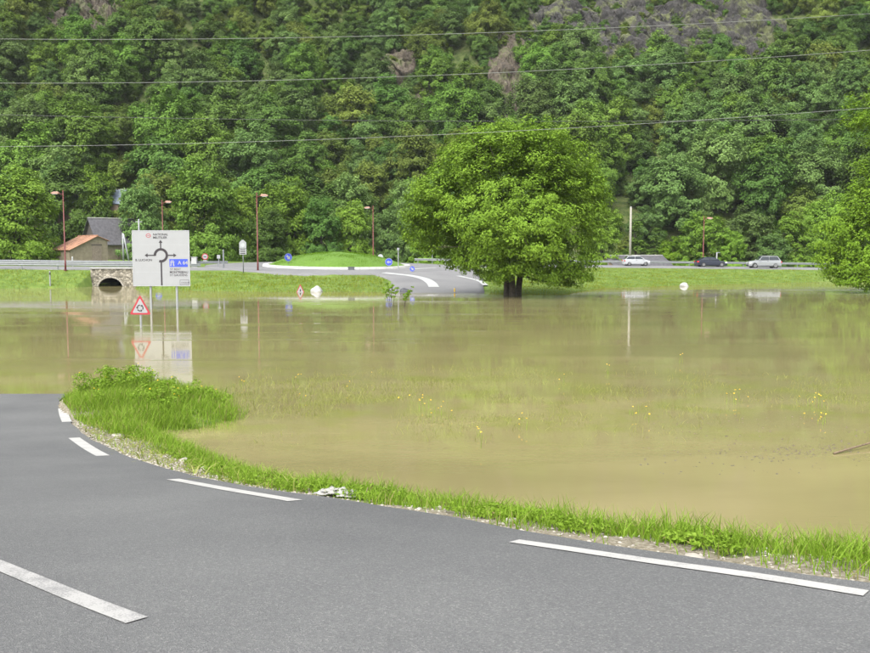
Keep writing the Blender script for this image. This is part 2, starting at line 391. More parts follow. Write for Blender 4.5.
# ------------------------------------------------------------------ land form
_yk = np.array([-60, -10, 0, 4, 5.5, 8, 11, 14, 17.4, 21, 25.3, 32, 45, 80])
_zk = np.array([2.55, 2.5, 2.42, 2.28, 2.14, 1.76, 1.26, .82, .45, .20, 0.0, -.22, -.5, -.8])
_yd = np.linspace(-60, 80, 1401); _zd = np.interp(_yd, _yk, _zk)
_ker = np.hanning(29); _ker /= _ker.sum(); _zd = np.convolve(np.pad(_zd, 14, 'edge'), _ker, 'valid')
def z_road(y): return np.interp(y, _yd, _zd)

def on_road(px, py):
    r = ray(px, py); z = 1.5
    for _ in range(60):
        s = (z - CAMZ) / r[2]; z = .5 * z + .5 * float(z_road(r[1] * s))
    return np.array([r[0] * s, r[1] * s])

def spline(P, n=12):
    P = np.asarray(P, float); Q = []
    E = np.vstack([2 * P[0] - P[1], P, 2 * P[-1] - P[-2]])
    for i in range(1, len(E) - 2):
        for k in range(n):
            u = k / n; a, b, c, d = E[i - 1], E[i], E[i + 1], E[i + 2]
            Q.append(.5 * ((2 * b) + (-a + c) * u + (2 * a - 5 * b + 4 * c - d) * u ** 2 + (-a + 3 * b - 3 * c + d) * u ** 3))
    Q.append(P[-1]); return np.array(Q)

edge_px = [(62, 398), (68, 418), (86, 436), (125, 455), (180, 472), (260, 488), (345, 500), (430, 513), (560, 536), (700, 558), (868, 583)]
ep = [on_road(*q) for q in edge_px]
ep = [np.array([-14.6, 48]), np.array([-12.6, 38]), np.array([-11.0, 30.5])] + ep + [ep[-1] + np.array([2.2, -1.0]), ep[-1] + np.array([6, -2.0]), ep[-1] + np.array([14, -3.0]), ep[-1] + np.array([34, -4.2])]
EDGE = spline(ep, 8)

def edge_dist(x, y):
    """signed distance to the edge of the near road: negative on the asphalt"""
    x = np.asarray(x, float); y = np.asarray(y, float)
    best = np.full(x.shape, 1e9); sg = np.ones(x.shape)
    for a, b in zip(EDGE[:-1], EDGE[1:]):
        d = b - a; L2 = d @ d
        u = np.clip(((x - a[0]) * d[0] + (y - a[1]) * d[1]) / L2, 0, 1)
        ex = x - a[0] - u * d[0]; ey = y - a[1] - u * d[1]; q = ex * ex + ey * ey
        c = d[0] * ey - d[1] * ex
        k = q < best - 1e-12; best = np.where(k, q, best); sg = np.where(k, np.where(c > 0, 1.0, -1.0), sg)
    return np.sqrt(best) * sg

ROAD_W = 13.0
# the stone bridge over the side stream
BY = 101.6
bx0 = (91 - 435) / FPX * BY; bx1 = (152 - 435) / FPX * BY
ax = (110.5 - 435) / FPX * BY; aw = 1.38; ah = .95; bt = 1.92
def carve(x, y, z):
    x, y = np.broadcast_arrays(np.asarray(x, float), np.asarray(y, float))
    m1 = (x > bx0 + .1) & (x < bx1 - .1) & (y < BY + .25) & (y > 62)
    m2 = (np.abs(x - ax) < aw + .15) & (y >= BY + .2) & (y < BY + 9.4)
    return np.where(m1 | m2, np.minimum(z, -.75), z)
_sx = np.array([-200, -60, -46, -36, -27, -17, -8, -3, 5, 7, 12, 17, 29, 50, 200])
_sy = np.array([95, 95, 95, 99, 92.5, 88.5, 88.5, 88.0, 88.0, 84, 84, 96, 105, 117, 122])
_ex = np.array([-200, -60, -34, -24, -16, -8, 0, 6, 14, 30, 60, 200])
_ey = np.array([102.5, 102.5, 103, 105.5, 107, 107, 108, 113, 119, 124.5, 126.5, 127])
def z_far(x, y): return np.clip(1.62 - .011 * (x + 12), .6, 2.05) + .022 * np.clip(y - 112, -10, 22)

def hill_toe(x): return 163 + 4 * vnoise(x, 0 * x, 40, 5) - .0006 * x * x * np.where(x < 0, 1, .4)

def T(x, y):
    return carve(x, y, T0(x, y))

def T0(x, y):
    x, y = np.broadcast_arrays(np.asarray(x, float), np.asarray(y, float))
    near = y < 60
    # near bank
    d = np.full(x.shape, 50.0)
    k = near & (x > -45) & (x < 60)
    if k.any(): d[k] = edge_dist(x[k], y[k])
    d = np.where(near & (x <= -45), -40., d)
    zr = z_road(y)
    wv = .75 + .35 * sstep(8, 5, y) + .35 * sstep(11, 15, y)
    t = np.maximum(d, 0)
    fine = .03 * vnoise(x, y, .6, 1) + .025 * vnoise(x, y, .23, 2)
    zv = zr - .025 - .05 * t - .55 * np.maximum(0, t - wv) * sstep(0, .6, t - wv + .2) + fine * sstep(.05, .5, t)
    q = ((x + 7.9) / 2.3) ** 2 + ((y - 22.6) / 3.2) ** 2
    q2 = ((x + 6.2) / 1.25) ** 2 + ((y - 21.6) / 1.5) ** 2
    zt = np.maximum(.30 * (1 - q), .16 * (1 - q2)) + .03 * vnoise(x, y, .5, 3)
    zv = np.maximum(zv, np.where(t > 0, zt, -9))
    z_near = np.where(d < -ROAD_W, zr - .03, np.where(d <= .02, zr - .09, zv))
    z_near = np.maximum(z_near, np.where(d > 0, -.75, -9))
    # far bank, road table and slope
    ys = np.interp(x, _sx, _sy) + .5 * vnoise(x, y, 3.0, 8) * sstep(6.5, 8, np.abs(x - .5)); ye = np.interp(x, _ex, _ey)
    zf = z_far(x, y)
    u = (y - ys) / (ye - ys)
    bank = np.where(u < 0, np.maximum(-.75, u * 1.2), zf * np.clip(u, 0, 1) ** .85)
    soft = sstep(0, .25, u) * sstep(1.12, .8, u) * sstep(7, 12, np.abs(x - .5))
    bank = bank + soft * (.16 * vnoise(x, y, 2.5, 9) + .10 * vnoise(x, y, 1.1, 10))
    low = np.interp(x, [-60, -20, 10, 40], [1.6, 1.5, .8, .4])
    back = np.where(y > 140, low + (zf - low) * sstep(149, 140, y), bank)
    toe = hill_toe(x); up = np.maximum(0, y - toe)
    hz = .78 * np.maximum(up - 6 * (1 - np.exp(-up / 6)), 0) * (1 + .06 * vnoise(x, y, 60, 11))
    hz = hz + sstep(2, 30, up) * (4.5 * vnoise(x, y, 34, 12) + 2.0 * vnoise(x, y, 14, 13) + .8 * vnoise(x, y, 6, 14))
    hz = np.where(hz > 230, 230 + (hz - 230) * .2, hz)
    z_f = back + np.maximum(hz, 0)
    return np.where(y < 62, z_near, z_f)

def Ts(x, y): return float(T(np.array([x]), np.array([y]))[0])

def hit(px, py, y0=75.0, y1=420.0, step=.25):
    r = ray(px, py); ys = np.arange(y0, y1, step); s = ys / r[1]
    zz = CAMZ + r[2] * s; tt = T(r[0] * s, ys); k = np.nonzero(zz <= tt)[0]
    i = k[0] if len(k) else -1
    return np.array([r[0] * s[i], ys[i], tt[i]])

def steps(segs):
    o = []
    for a, b, s in segs: o += list(np.arange(a, b - 1e-6, s))
    return np.array(o + [segs[-1][1]])
gx = steps([(-520, -130, 15), (-130, -80, 5), (-80, -39, 1.1), (-39, -30, .3), (-30, -14, 1.1), (-14, -3, .14), (-3, 8, .14), (8, 60, 1.0), (60, 130, 5), (130, 520, 15)])
gy = steps([(-260, -20, 15), (-20, 2, 1.0), (2, 27, .14), (27, 84, 1.5), (84, 100, .7), (100, 103, .2), (103, 150, .7), (150, 330, 2.2), (330, 700, 15)])
GX, GY = np.meshgrid(gx, gy); GZ = T(GX, GY)
nx, ny = len(gx), len(gy)
idx = np.arange(nx * ny).reshape(ny, nx)
F = np.stack([idx[:-1, :-1], idx[:-1, 1:], idx[1:, 1:], idx[1:, :-1]], -1).reshape(-1, 4)
me = np_mesh('terrain', np.stack([GX, GY, GZ], -1).reshape(-1, 3), F, 'ground', smooth=True)
gd = np.full(GX.shape, 99.0); kk = (GY < 40) & (np.abs(GX) < 45); gd[kk] = edge_dist(GX[kk], GY[kk])
grav = np.where(kk, sstep(1.25, .5, gd + .45 * vnoise(GX, GY, .7, 21) - .25 * sstep(9, 13, GY) + .35 * sstep(6, 9, GY) * sstep(12, 9, GY)), 0)
a = me.attributes.new('gravel', 'FLOAT', 'POINT'); a.data.foreach_set('value', grav.ravel().astype(np.float32))
a = me.attributes.new('slope', 'FLOAT', 'POINT'); a.data.foreach_set('value', sstep(150, 166, GY).ravel().astype(np.float32))
tag(link('terrain', me), kind='structure')

# flood water: one level sheet, the land stands out of it
mb = MB(); mb.add([(-520, 5.2, 0), (520, 5.2, 0), (520, 127, 0), (-520, 127, 0)], [(0, 1, 2, 3)])
tag(mb.build('water', 'flood_water'), kind='structure')

# ------------------------------------------------------------------ near road and its markings
def skirt(P, drop=.5):
    a = P[:, :1].copy(); b = P[:, -1:].copy(); a[..., 2] -= drop; b[..., 2] -= drop
    return np.concatenate([a, P, b], 1)
def strip(curve, offs, zf, lift):
    """sheet swept along a plan curve, offs = signed offsets to the left of the direction of travel"""
    c = np.asarray(curve); tg = np.gradient(c, axis=0); tg /= np.linalg.norm(tg, axis=1)[:, None]
    nl = np.stack([-tg[:, 1], tg[:, 0]], 1)
    P = c[:, None, :] + nl[:, None, :] * np.asarray(offs)[None, :, None]
    Z = zf(P[..., 0], P[..., 1]) + lift
    return np.concatenate([P, Z[..., None]], -1)
def strip_faces(a, b):
    i = np.arange(a * b).reshape(a, b)
    return np.stack([i[:-1, :-1], i[1:, :-1], i[1:, 1:], i[:-1, 1:]], -1).reshape(-1, 4)
def resample(c, ds):
    c = np.asarray(c, float); L = np.r_[0, np.cumsum(np.linalg.norm(np.diff(c, axis=0), axis=1))]
    s = np.linspace(0, L[-1], max(2, int(L[-1] / ds) + 1))
    return np.stack([np.interp(s, L, c[:, k]) for k in range(c.shape[1])], 1)

# EDGE runs from far left to right: asphalt lies to the right of the direction of travel (negative offset)
ec = resample(EDGE, .2)
_ang = .02 * vnoise(ec[:, 0] * 0 + np.arange(len(ec)) * .2, ec[:, 0] * 0, .5, 33)
offs = np.r_[0.0, -.15, -np.linspace(.6, ROAD_W, 30)]
P = strip(ec, offs, lambda x, y: z_road(y), 0.0)
P[:, 0, :2] += (_ang[:, None] * np.array([[.5, 1.0]]))
low = P[:, :1].copy(); low[..., 2] -= .16; P = np.concatenate([low, P], 1)
me = np_mesh('road', P.reshape(-1, 3), strip_faces(P.shape[0], P.shape[1]), 'asphalt', smooth=False)
road = tag(link('road', me), kind='structure')

def marking(pxs, width, mat='road_paint', n=10, parent=None, zf=None):
    c = resample(spline([on_road(*q) for q in pxs], n), .12)
    P = strip(c, np.linspace(-width / 2, width / 2, 4), lambda x, y: z_road(y), .005)
    return link('lane_marking', np_mesh('lane_marking', P.reshape(-1, 3), strip_faces(P.shape[0], P.shape[1]), mat), parent or road)
marking([(62.5, 408.5), (64, 415), (67, 422)], .20)
marking([(74, 438), (87, 447), (103, 456)], .20)
marking([(173, 479.5), (230, 490), (295, 501)], .155)
marking([(514, 541.5), (640, 560), (760, 577), (866, 594)], .125)
marking([(-14, 560.5), (36, 581), (86, 601.5), (137, 621)], .118, 'worn_paint')

# ------------------------------------------------------------------ far road, roundabout
ISL = np.array([-12.7, 119.5]); IR = 9.5
far_parts = []
def road_sheet(curve, width, lift, widths=None):
    c = resample(curve, .8)
    if widths is None: offs = np.linspace(-width / 2, width / 2, 13); P = skirt(strip(c, offs, T0, lift))
    else:
        wv = np.interp(np.linspace(0, 1, len(c)), np.linspace(0, 1, len(widths)), widths)
        tg = np.gradient(c, axis=0); tg /= np.linalg.norm(tg, axis=1)[:, None]; nl = np.stack([-tg[:, 1], tg[:, 0]], 1)
        o = np.linspace(-.5, .5, 19)[None, :, None] * wv[:, None, None]
        Q = c[:, None, :] + nl[:, None, :] * o
        P = skirt(np.concatenate([Q, (T0(Q[..., 0], Q[..., 1]) + lift)[..., None]], -1))
    far_parts.append((P.reshape(-1, 3), strip_faces(P.shape[0], P.shape[1])))
road_sheet(spline([(-170, 107), (-60, 107), (-36, 107.8), (-22, 111), (-14, 113)]), 7.0, .10)
road_sheet(spline([(-6, 123), (4, 126.5), (16, 130), (40, 131), (170, 131.5)]), 7.2, .104)
road_sheet(spline([(-3, 116), (-1.5, 108), (0, 100), (.2, 93), (0, 84)]), 9, .108, widths=[17, 14.5, 11.5, 9.6, 9.2, 9.2])
th = np.linspace(0, 2 * math.pi, 97)
rr = np.linspace(IR - .3, IR + 7.2, 8)
PX = ISL[0] + np.cos(th)[:, None] * rr; PY = ISL[1] + np.sin(th)[:, None] * rr
P = skirt(np.stack([PX, PY, T0(PX, PY) + .112], -1)); far_parts.append((P.reshape(-1, 3), strip_faces(97, 10)))
V = np.concatenate([p for p, f in far_parts]); o = 0; Fs = []
for p, f in far_parts: Fs.append(f + o); o += len(p)
far_road = tag(link('far_road', np_mesh('far_road', V, np.concatenate(Fs), 'far_asphalt', smooth=True)), kind='structure')

def far_mark(pts, width, name='lane_marking', mat='white_paint', lift=.13):
    c = resample(spline([q[:2] for q in pts], 8), .3)
    P = strip(c, np.linspace(-width / 2, width / 2, 3), T, lift)
    return link(name, np_mesh(name, P.reshape(-1, 3), strip_faces(P.shape[0], 3), mat), far_road)
far_mark([hit(*q) for q in ((384, 274), (398, 275.3), (412, 277), (424, 280), (431, 284), (434, 288.5))], 1.05)
far_mark([hit(*q) for q in ((458, 277.0), (470, 279.5), (480, 282.5), (485.5, 286.5))], .55)
far_mark([hit(*q) for q in ((412, 270), (425, 269.2), (437, 268.8))], .9)
far_mark([hit(*q) for q in ((447, 267.6), (460, 267.4), (478, 267.4))], .5)
far_mark([(28, 128.0), (60, 128.2), (110, 128.4)], .22)

# roundabout island: mown mound in a pale kerb ring
mb = MB(); nr, na = 16, 72; vs = [(0, 0, 2.15)]; fs = []
zc = lambda x, y: float(T(np.array([x]), np.array([y]))[0])
for i in range(1, nr + 1):
    q = i / nr
    for k in range(na):
        a = 2 * math.pi * k / na; x = ISL[0] + math.cos(a) * (IR - .55) * q; y = ISL[1] + math.sin(a) * (IR - .55) * q
        h = 1.72 * (1 - q ** 2.2) ** 1.0 + .22 + .05 * float(vnoise(np.array(x), np.array(y), 1.8, 41))
        vs.append((x - ISL[0], y - ISL[1], h + (zc(x, y) if True else 0)))
vs[0] = (0, 0, 1.94 + zc(*ISL))
for k in range(na): fs.append((0, 1 + k, 1 + (k + 1) % na))
for i in range(nr - 1):
    for k in range(na):
        fs.append((1 + i * na + k, 1 + (i + 1) * na + k, 1 + (i + 1) * na + (k + 1) % na, 1 + i * na + (k + 1) % na))
mb.add(vs, fs); island = mb.build('roundabout_island', 'lawn', smooth=True); island.location = (ISL[0], ISL[1], 0)
tag(island, kind='structure')
NK = 48
for k in range(NK):   # kerb stones laid in a ring
    mb = MB(); a0 = 2 * math.pi * k / NK + .002; a1 = 2 * math.pi * (k + 1) / NK - .002
    P = []
    for aa in np.linspace(a0, a1, 3):
        for rad_, dz in ((IR - .62, -.05), (IR - .62, .31), (IR - .02, .31), (IR + .10, .05), (IR + .10, -.05)):
            x = math.cos(aa) * rad_; y = math.sin(aa) * rad_
            P.append((x, y, zc(ISL[0] + x, ISL[1] + y) + .06 + dz))
    fs = [(i * 5 + j, i * 5 + (j + 1) % 5, i * 5 + 5 + (j + 1) % 5, i * 5 + 5 + j) for i in range(2) for j in range(5)] + [(0, 1, 2, 3, 4), (14, 13, 12, 11, 10)]
    mb.add(P, fs); mb.build('kerb_stone', 'kerb_concrete', island)

# ------------------------------------------------------------------ guard rails
WP = [(-.015, .0), (.03, .04), (.03, .09), (-.01, .135), (-.01, .175), (.03, .22), (.03, .27), (-.015, .31)]
def guard_rail(pts, label, zoff=.1, post=4.0):
    c = resample(spline(pts, 6), 1.0); z = T0(c[:, 0], c[:, 1]) + zoff
    root = empty('guard_rail', (c[0, 0], c[0, 1], z[0])); o = np.array([c[0, 0], c[0, 1], z[0]])
    tg = np.gradient(c, axis=0); tg /= np.linalg.norm(tg, axis=1)[:, None]; nl = np.stack([tg[:, 1], -tg[:, 0]], 1)
    V = np.stack([np.stack([c[:, 0] + nl[:, 0] * a, c[:, 1] + nl[:, 1] * a, z + .44 + b], -1) for a, b in WP], 1) - o
    link('rail', np_mesh('rail', V.reshape(-1, 3), strip_faces(V.shape[0], V.shape[1]), 'galvanised', smooth=True), root)
    L = np.r_[0, np.cumsum(np.linalg.norm(np.diff(c, axis=0), axis=1))]
    pm = None
    for s in np.arange(.5, L[-1], post):
        x = np.interp(s, L, c[:, 0]); y = np.interp(s, L, c[:, 1]); zz = np.interp(s, L, z)
        if pm is None:
            mb = MB(); mb.box(-.05, .05, .02, .10, -.55, .72); ob = mb.build('post', 'galvanised', root); pm = ob.data
        else: ob = link('post', pm, root)
        ob.location = (x - o[0], y - o[1], zz - o[2])
    return tag(root, label, 'guard rail', 'guard rails along the far road')
guard_rail([(-75, 103.3), (-55, 103.3), (-40, 103.7), (-33, 104.2), (-27, 106)], 'grey steel guard rail on the near side over the stone bridge', .02)
guard_rail([(-75, 111.6), (-50, 111.6), (-34, 112.2), (-26, 115.5)], 'grey steel guard rail on the far side of the road by the stone shed', .02)
guard_rail([(-3, 134.5), (5, 134.6), (20, 135.3), (45, 135.6), (95, 136)], 'long grey steel guard rail behind the three cars', .02)

# ------------------------------------------------------------------ stone bridge
br = empty('stone_bridge', (ax, BY, 0))
def arc(n, r0=1.0, grow=0.0):
    return [((aw + grow) * math.cos(math.pi * k / n), -.25 + (ah + .25 + grow) * math.sin(math.pi * k / n)) for k in range(n + 1)]
mb = MB(); A = arc(16, grow=.17); L0 = bx0 - ax; R0 = bx1 - ax
for dy in (0, .45):
    vs = [(L0, dy, -.8), (L0, dy, bt), (R0, dy, bt), (R0, dy, -.8)]
    top = [(a, dy, b) for a, b in A]
    up = [(a, dy, bt) for a, b in A]
    mb.add([(L0, dy, -.8), (L0, dy, bt), up[-1], top[-1], (top[-1][0], dy, -.8)], [(0, 1, 2, 3, 4)])
    mb.add([(R0, dy, -.8), (R0, dy, bt), up[0], top[0], (top[0][0], dy, -.8)], [(0, 1, 2, 3, 4)])
    mb.add(top + up, [(i, i + 1, 17 + i + 1, 17 + i) for i in range(16)])
mb.add([(L0, 0, -.8), (L0, .45, -.8), (L0, .45, bt), (L0, 0, bt)], [(0, 1, 2, 3)])
mb.add([(R0, 0, -.8), (R0, .45, -.8), (R0, .45, bt), (R0, 0, bt)], [(0, 1, 2, 3)])
mb.build('spandrel_wall', 'rubble_stone', br)
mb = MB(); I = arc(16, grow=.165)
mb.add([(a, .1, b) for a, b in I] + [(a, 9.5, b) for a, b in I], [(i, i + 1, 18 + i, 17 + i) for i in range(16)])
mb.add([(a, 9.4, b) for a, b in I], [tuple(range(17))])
mb.build('vault', 'dark_stone_and_shade', br)  # vault and its end painted dark for the shade inside the arch
for k in range(15):    # arch stones
    a0 = math.pi * k / 15 + .012; a1 = math.pi * (k + 1) / 15 - .012; g = .16 + .03 * (k % 2)
    mb = MB(); q = [((aw + e) * math.cos(a), -.25 + (ah + .25 + e) * math.sin(a)) for e, a in ((.0, a0), (.0, a1), (g, a1), (g, a0))]
    mb.prism(q, -.05 - .012 * (k % 3), .3); mb.build('arch_stone', 'pale_stone', br)
mb = MB(); xs = np.linspace(L0 - .05, R0 + .05, 10)
for k in range(9):
    mb = MB(); mb.box(xs[k] + .008, xs[k + 1] - .008, -.09, .55, bt + .003, bt + .15); mb.build('coping_stone', 'concrete', br, bevel=.015)
tag(br, 'small stone arch bridge over the flooded stream, left of the big white sign', 'bridge')

# ------------------------------------------------------------------ trees
def leaves(C, r, per, size, g, up=.35, flat=.75, centre=None):
    """leaf faces spread over clumps C (n,3) of radius r (n)"""
    n = len(C); k = n * per
    d = g.normal(size=(k, 3)); d /= np.linalg.norm(d, axis=1)[:, None]
    rr = np.repeat(r, per); base = np.repeat(C, per, axis=0)
    pos = base + d * (rr * g.uniform(.35, 1.08, k))[:, None] * np.array([1, 1, flat])
    if centre is None: nrm = d * .55 + np.array([0, 0, up]) + g.normal(size=(k, 3)) * .55
    else:
        rd_ = pos - centre; rd_ /= np.linalg.norm(rd_, axis=1)[:, None] + 1e-6
        nrm = d * .38 + rd_ * .75 + np.array([0, 0, up]) + g.normal(size=(k, 3)) * .25
    nrm /= np.linalg.norm(nrm, axis=1)[:, None]
    t1 = np.cross(nrm, g.normal(size=(k, 3))); t1 /= np.linalg.norm(t1, axis=1)[:, None]; t2 = np.cross(nrm, t1)
    s = size * g.uniform(.6, 1.35, k)[:, None]
    V = np.stack([pos - t1 * s * .55, pos - t2 * s * .30 + nrm * s * .1, pos + t1 * s * .55 - nrm * s * .08, pos + t2 * s * .30 + nrm * s * .1], 1)
    ti = np.clip(np.repeat(g.uniform(.1, .9, n), per) * .6 + g.uniform(0, 1, k) * .4, 0, 1)
    return V.reshape(-1, 3), np.arange(k * 4).reshape(-1, 4), np.repeat(ti, 4)

def crown(name, blobs, per, size, clump, density, mat, g, shell=(.6, .98), lowcut=None):
    Cs = []
    for (cx, cy, cz, rx, ry, rz) in blobs:
        n = max(6, int(density * 4.2 * (rx * ry + rx * rz + ry * rz) / 3 / (clump ** 2 * 3.0)))
        d = g.normal(size=(n, 3)); d /= np.linalg.norm(d, axis=1)[:, None]
        q = g.uniform(*shell, n)[:, None]
        inner = g.random(n) < .18; q[inner] *= g.uniform(.2, .8, inner.sum())[:, None]
        Cs.append(np.array([cx, cy, cz]) + d * q * np.array([rx, ry, rz]))
    C = np.concatenate(Cs)
    if lowcut is not None: C = C[C[:, 2] > lowcut]
    r = clump * g.uniform(.55, 1.25, len(C))
    V, F, ti = leaves(C, r, per, size, g, centre=C.mean(0) - np.array([0, 0, .25 * np.ptp(C[:, 2])]))
    return np_mesh(name, V, F, mat, ti), C

def trunk_mesh(name, C, h0, rad, g, nl=9, lean=0, stems=1, base=-.4):
    mb = MB()
    top = np.percentile(C[:, 2], 80); cx, cy = C[:, 0].mean(), C[:, 1].mean()
    for s in range(stems):
        a = 2 * math.pi * s / max(1, stems) + .4; off = .35 * rad * stems if stems > 1 else 0
        bx, by = math.cos(a) * off, math.sin(a) * off
        ex, ey = cx * .8 + math.cos(a) * off * 4, cy * .8 + math.sin(a) * off * 4
        zz = np.linspace(base, top, 9); u = (zz - base) / (top - base)
        pts = [(bx + (ex - bx) * q ** 1.5 + .06 * rad * 6 * math.sin(3 * q + s), by + (ey - by) * q ** 1.5, z) for q, z in zip(u, zz)]
        rd = [rad / (stems ** .5) * (1 - .85 * q) * (1.25 if q == 0 else 1) for q in u]
        mb.tube(pts, rd, 8)
        for k in range(nl):
            e = C[g.integers(len(C))]; q = g.uniform(.25, .8); i = int(q * 8); st = np.array(pts[i])
            mid = (st + e) / 2 + np.array([0, 0, -.06 * np.linalg.norm(e - st)])
            mb.tube([st, mid, e], [rd[i] * .5, rd[i] * .3, rd[i] * .08 + .01], 6)
    me_ob = mb.build(name, 'bark', None, smooth=True); me = me_ob.data; bpy.data.objects.remove(me_ob); return me

def rand_blobs(g, rx, rz, h0, kind='round'):
    """crown of several lobes; rx radius, rz half height, h0 height of the crown's foot"""
    B = []; cz = h0 + rz
    if kind == 'conic':
        for q in np.linspace(.05, .95, 7): B.append((0, 0, h0 + 2 * rz * q, rx * (1.02 - q) + .15, rx * (1.02 - q) + .15, rz * .26))
        return B
    B.append((0, 0, cz, rx * .84, rx * .84, rz * .88))
    n = g.integers(6, 10)
    for k in range(n):
        a = 2 * math.pi * k / n + g.uniform(-.3, .3); e = g.uniform(-.55, .75)
        r = rx * g.uniform(.30, .44); q = rx * .60 * math.cos(e * .9)
        B.append((math.cos(a) * q, math.sin(a) * q, cz + e * rz * .8, r, r, r * g.uniform(.8, 1.1)))
    a = g.uniform(0, 6.28); B.append((math.cos(a) * rx * .2, math.sin(a) * rx * .2, cz + rz * .68, rx * .42, rx * .42, rz * .36))
    return B

# the big tree standing in the water, lobes read from its outline
def big_tree(name, base_px, blobs_px, label, mat, seed, size, clump, per, density, rad, stems, depth=.95, trunk_px=None, y=None, nl=14):
    g = np.random.default_rng(seed)
    b = atz(base_px[0], base_px[1], 0)
    if y: b = atY(base_px[0], base_px[1], y); b[2] = Ts(b[0], b[1])
    mpp = b[1] / FPX
    B = []
    for (x, yy, rw, rh, dy) in blobs_px:
        c = atY(x, yy, b[1]); B.append((c[0] - b[0], dy, c[2] - b[2], rw * mpp, rw * mpp * depth, rh * mpp))
    root = empty(name, b)
    me, C = crown('crown', B, per, size, clump, density, mat, g, lowcut=.35)
    link('crown', me, root)
    link('trunk', trunk_mesh('trunk', C, 1, rad, g, nl=nl, stems=stems, base=-1.0), root)
    return tag(root, label, 'tree')
big_tree('broadleaf_tree', (511, 295.5), [
    (512, 206, 76, 68, 0), (503, 149, 40, 31, -1), (474, 160, 38, 32, .5), (545, 160, 40, 34, .5), (520, 150, 36, 28, 0), (500, 150, 40, 30, -3), (532, 155, 40, 32, -3), (470, 168, 36, 30, -3), (562, 174, 34, 36, -3), (440, 196, 30, 30, -3), (580, 208, 26, 42, -3), (563, 212, 42, 50, 0), (576, 190, 29, 36, -1),
    (432, 218, 34, 36, .5), (420, 208, 23, 24, -1), (425, 236, 24, 20, 0), (445, 188, 28, 26, 0), (555, 256, 42, 26, -1.5), (500, 255, 44, 26, -3), (465, 248, 34, 24, 1), (522, 228, 50, 40, -5), (496, 268, 28, 13, -3), (540, 272, 30, 11, -3), (560, 276, 22, 10, -1), (480, 215, 44, 36, -4.5), (572, 273, 24, 13, -1.5), (470, 262, 22, 14, -1)],
    'large round bright green tree standing alone in the flood water', 'leaf_big', 11, .22, .72, 72, 3.0, .55, 3, nl=12)
big_tree('broadleaf_tree', (905, 292), [
    (855, 242, 40, 40, 0), (838, 262, 24, 24, -1), (892, 218, 44, 44, 0), (960, 175, 92, 80, 0), (884, 112, 38, 36, 0), (900, 84, 34, 28, -1), (868, 120, 22, 24, -1), (868, 268, 36, 18, -2), (930, 262, 60, 26, 0), (862, 206, 26, 24, -1), (845, 276, 24, 13, -2), (880, 278, 34, 12, -2), (838, 232, 24, 26, -1), (870, 180, 24, 24, 0)],
    'bright green tree at the right edge with branches down to the water', 'leaf_lime', 12, .24, .75, 66, 2.9, .5, 2, nl=10)

# trees behind the road: (x px, top px, width px, base distance, colour, shape, label)
row = [
 (14, 166, 100, 124, 'row', 'round', 'broad mid green tree at the left edge beside the rusty roofed shed'),
 (-45, 175, 90, 135, 'row', 'round', 'green tree cut by the left edge of the picture'),
 (62, 156, 46, 168, 'grey', 'round', 'grey green tree behind the first red lamp post'),
 (98, 166, 52, 166, 'row', 'round', 'tall green tree rising behind the dark slate roofed barn'),
 (142, 178, 62, 146, 'grey', 'round', 'soft grey green tree directly behind the white roundabout sign'),
 (206, 158, 88, 140, 'mid', 'round', 'tall full green tree right of the white roundabout sign'),
 (240, 186, 60, 148, 'row', 'round', 'green tree just behind the second red lamp post'),
 (288, 178, 74, 142, 'row', 'round', 'broad fresh green tree left behind the roundabout mound'),
 (268, 205, 54, 136, 'dark', 'round', 'dark low tree at the left end of the roundabout mound'),
 (322, 196, 50, 140, 'dark', 'round', 'dark green tree behind the top of the roundabout mound'),
 (350, 200, 56, 144, 'row', 'round', 'rounded green tree in front of the third red lamp post'),
 (352, 170, 62, 166, 'grey', 'round', 'round topped grey green tree at the foot of the hill'),
 (388, 205, 50, 148, 'grey', 'round', 'grey green tree right behind the roundabout mound'),
 (402, 176, 62, 164, 'grey', 'round', 'pale grey green tree left of the big flooded tree'),
 (428, 222, 46, 146, 'row', 'round', 'low green tree at the end of the roundabout exit'),
 (470, 205, 60, 150, 'row', 'round', 'green tree half hidden behind the big flooded tree'),
 (540, 205, 70, 152, 'dark', 'round', 'dark tree showing beneath the big flooded tree'),
 (602, 205, 54, 152, 'row', 'round', 'green tree right of the big flooded tree above the low slate roof'),
 (636, 218, 34, 158, 'mid', 'conic', 'narrow conical tree beside the tall bare pole'),
 (655, 226, 30, 156, 'dark', 'conic', 'small dark conifer right of the tall bare pole'),
 (672, 236, 34, 154, 'lime', 'round', 'small yellow green bush tree beside the low slate roof'),
 (702, 212, 62, 150, 'row', 'round', 'green tree behind the red lamp post above the dark car'),
 (748, 206, 72, 152, 'grey', 'round', 'wide grey green tree above the silver car'),
 (792, 212, 58, 150, 'row', 'round', 'olive green tree right above the guard rail end'),
 (826, 192, 60, 156, 'row', 'round', 'green tree half hidden by the right edge tree'),
 (730, 228, 40, 147, 'row', 'round', 'low bushy tree between the dark car and the silver car'),
 (772, 230, 44, 147, 'grey', 'round', 'low grey green bushy tree behind the silver car'),
 (882, 200, 70, 150, 'dark', 'round', 'dark tree behind the right edge tree'),
]
protos = {}
MATN = dict(row='leaf_row', mid='leaf_mid', dark='leaf_dark', grey='leaf_grey', lime='leaf_lime', olive='leaf_olive')
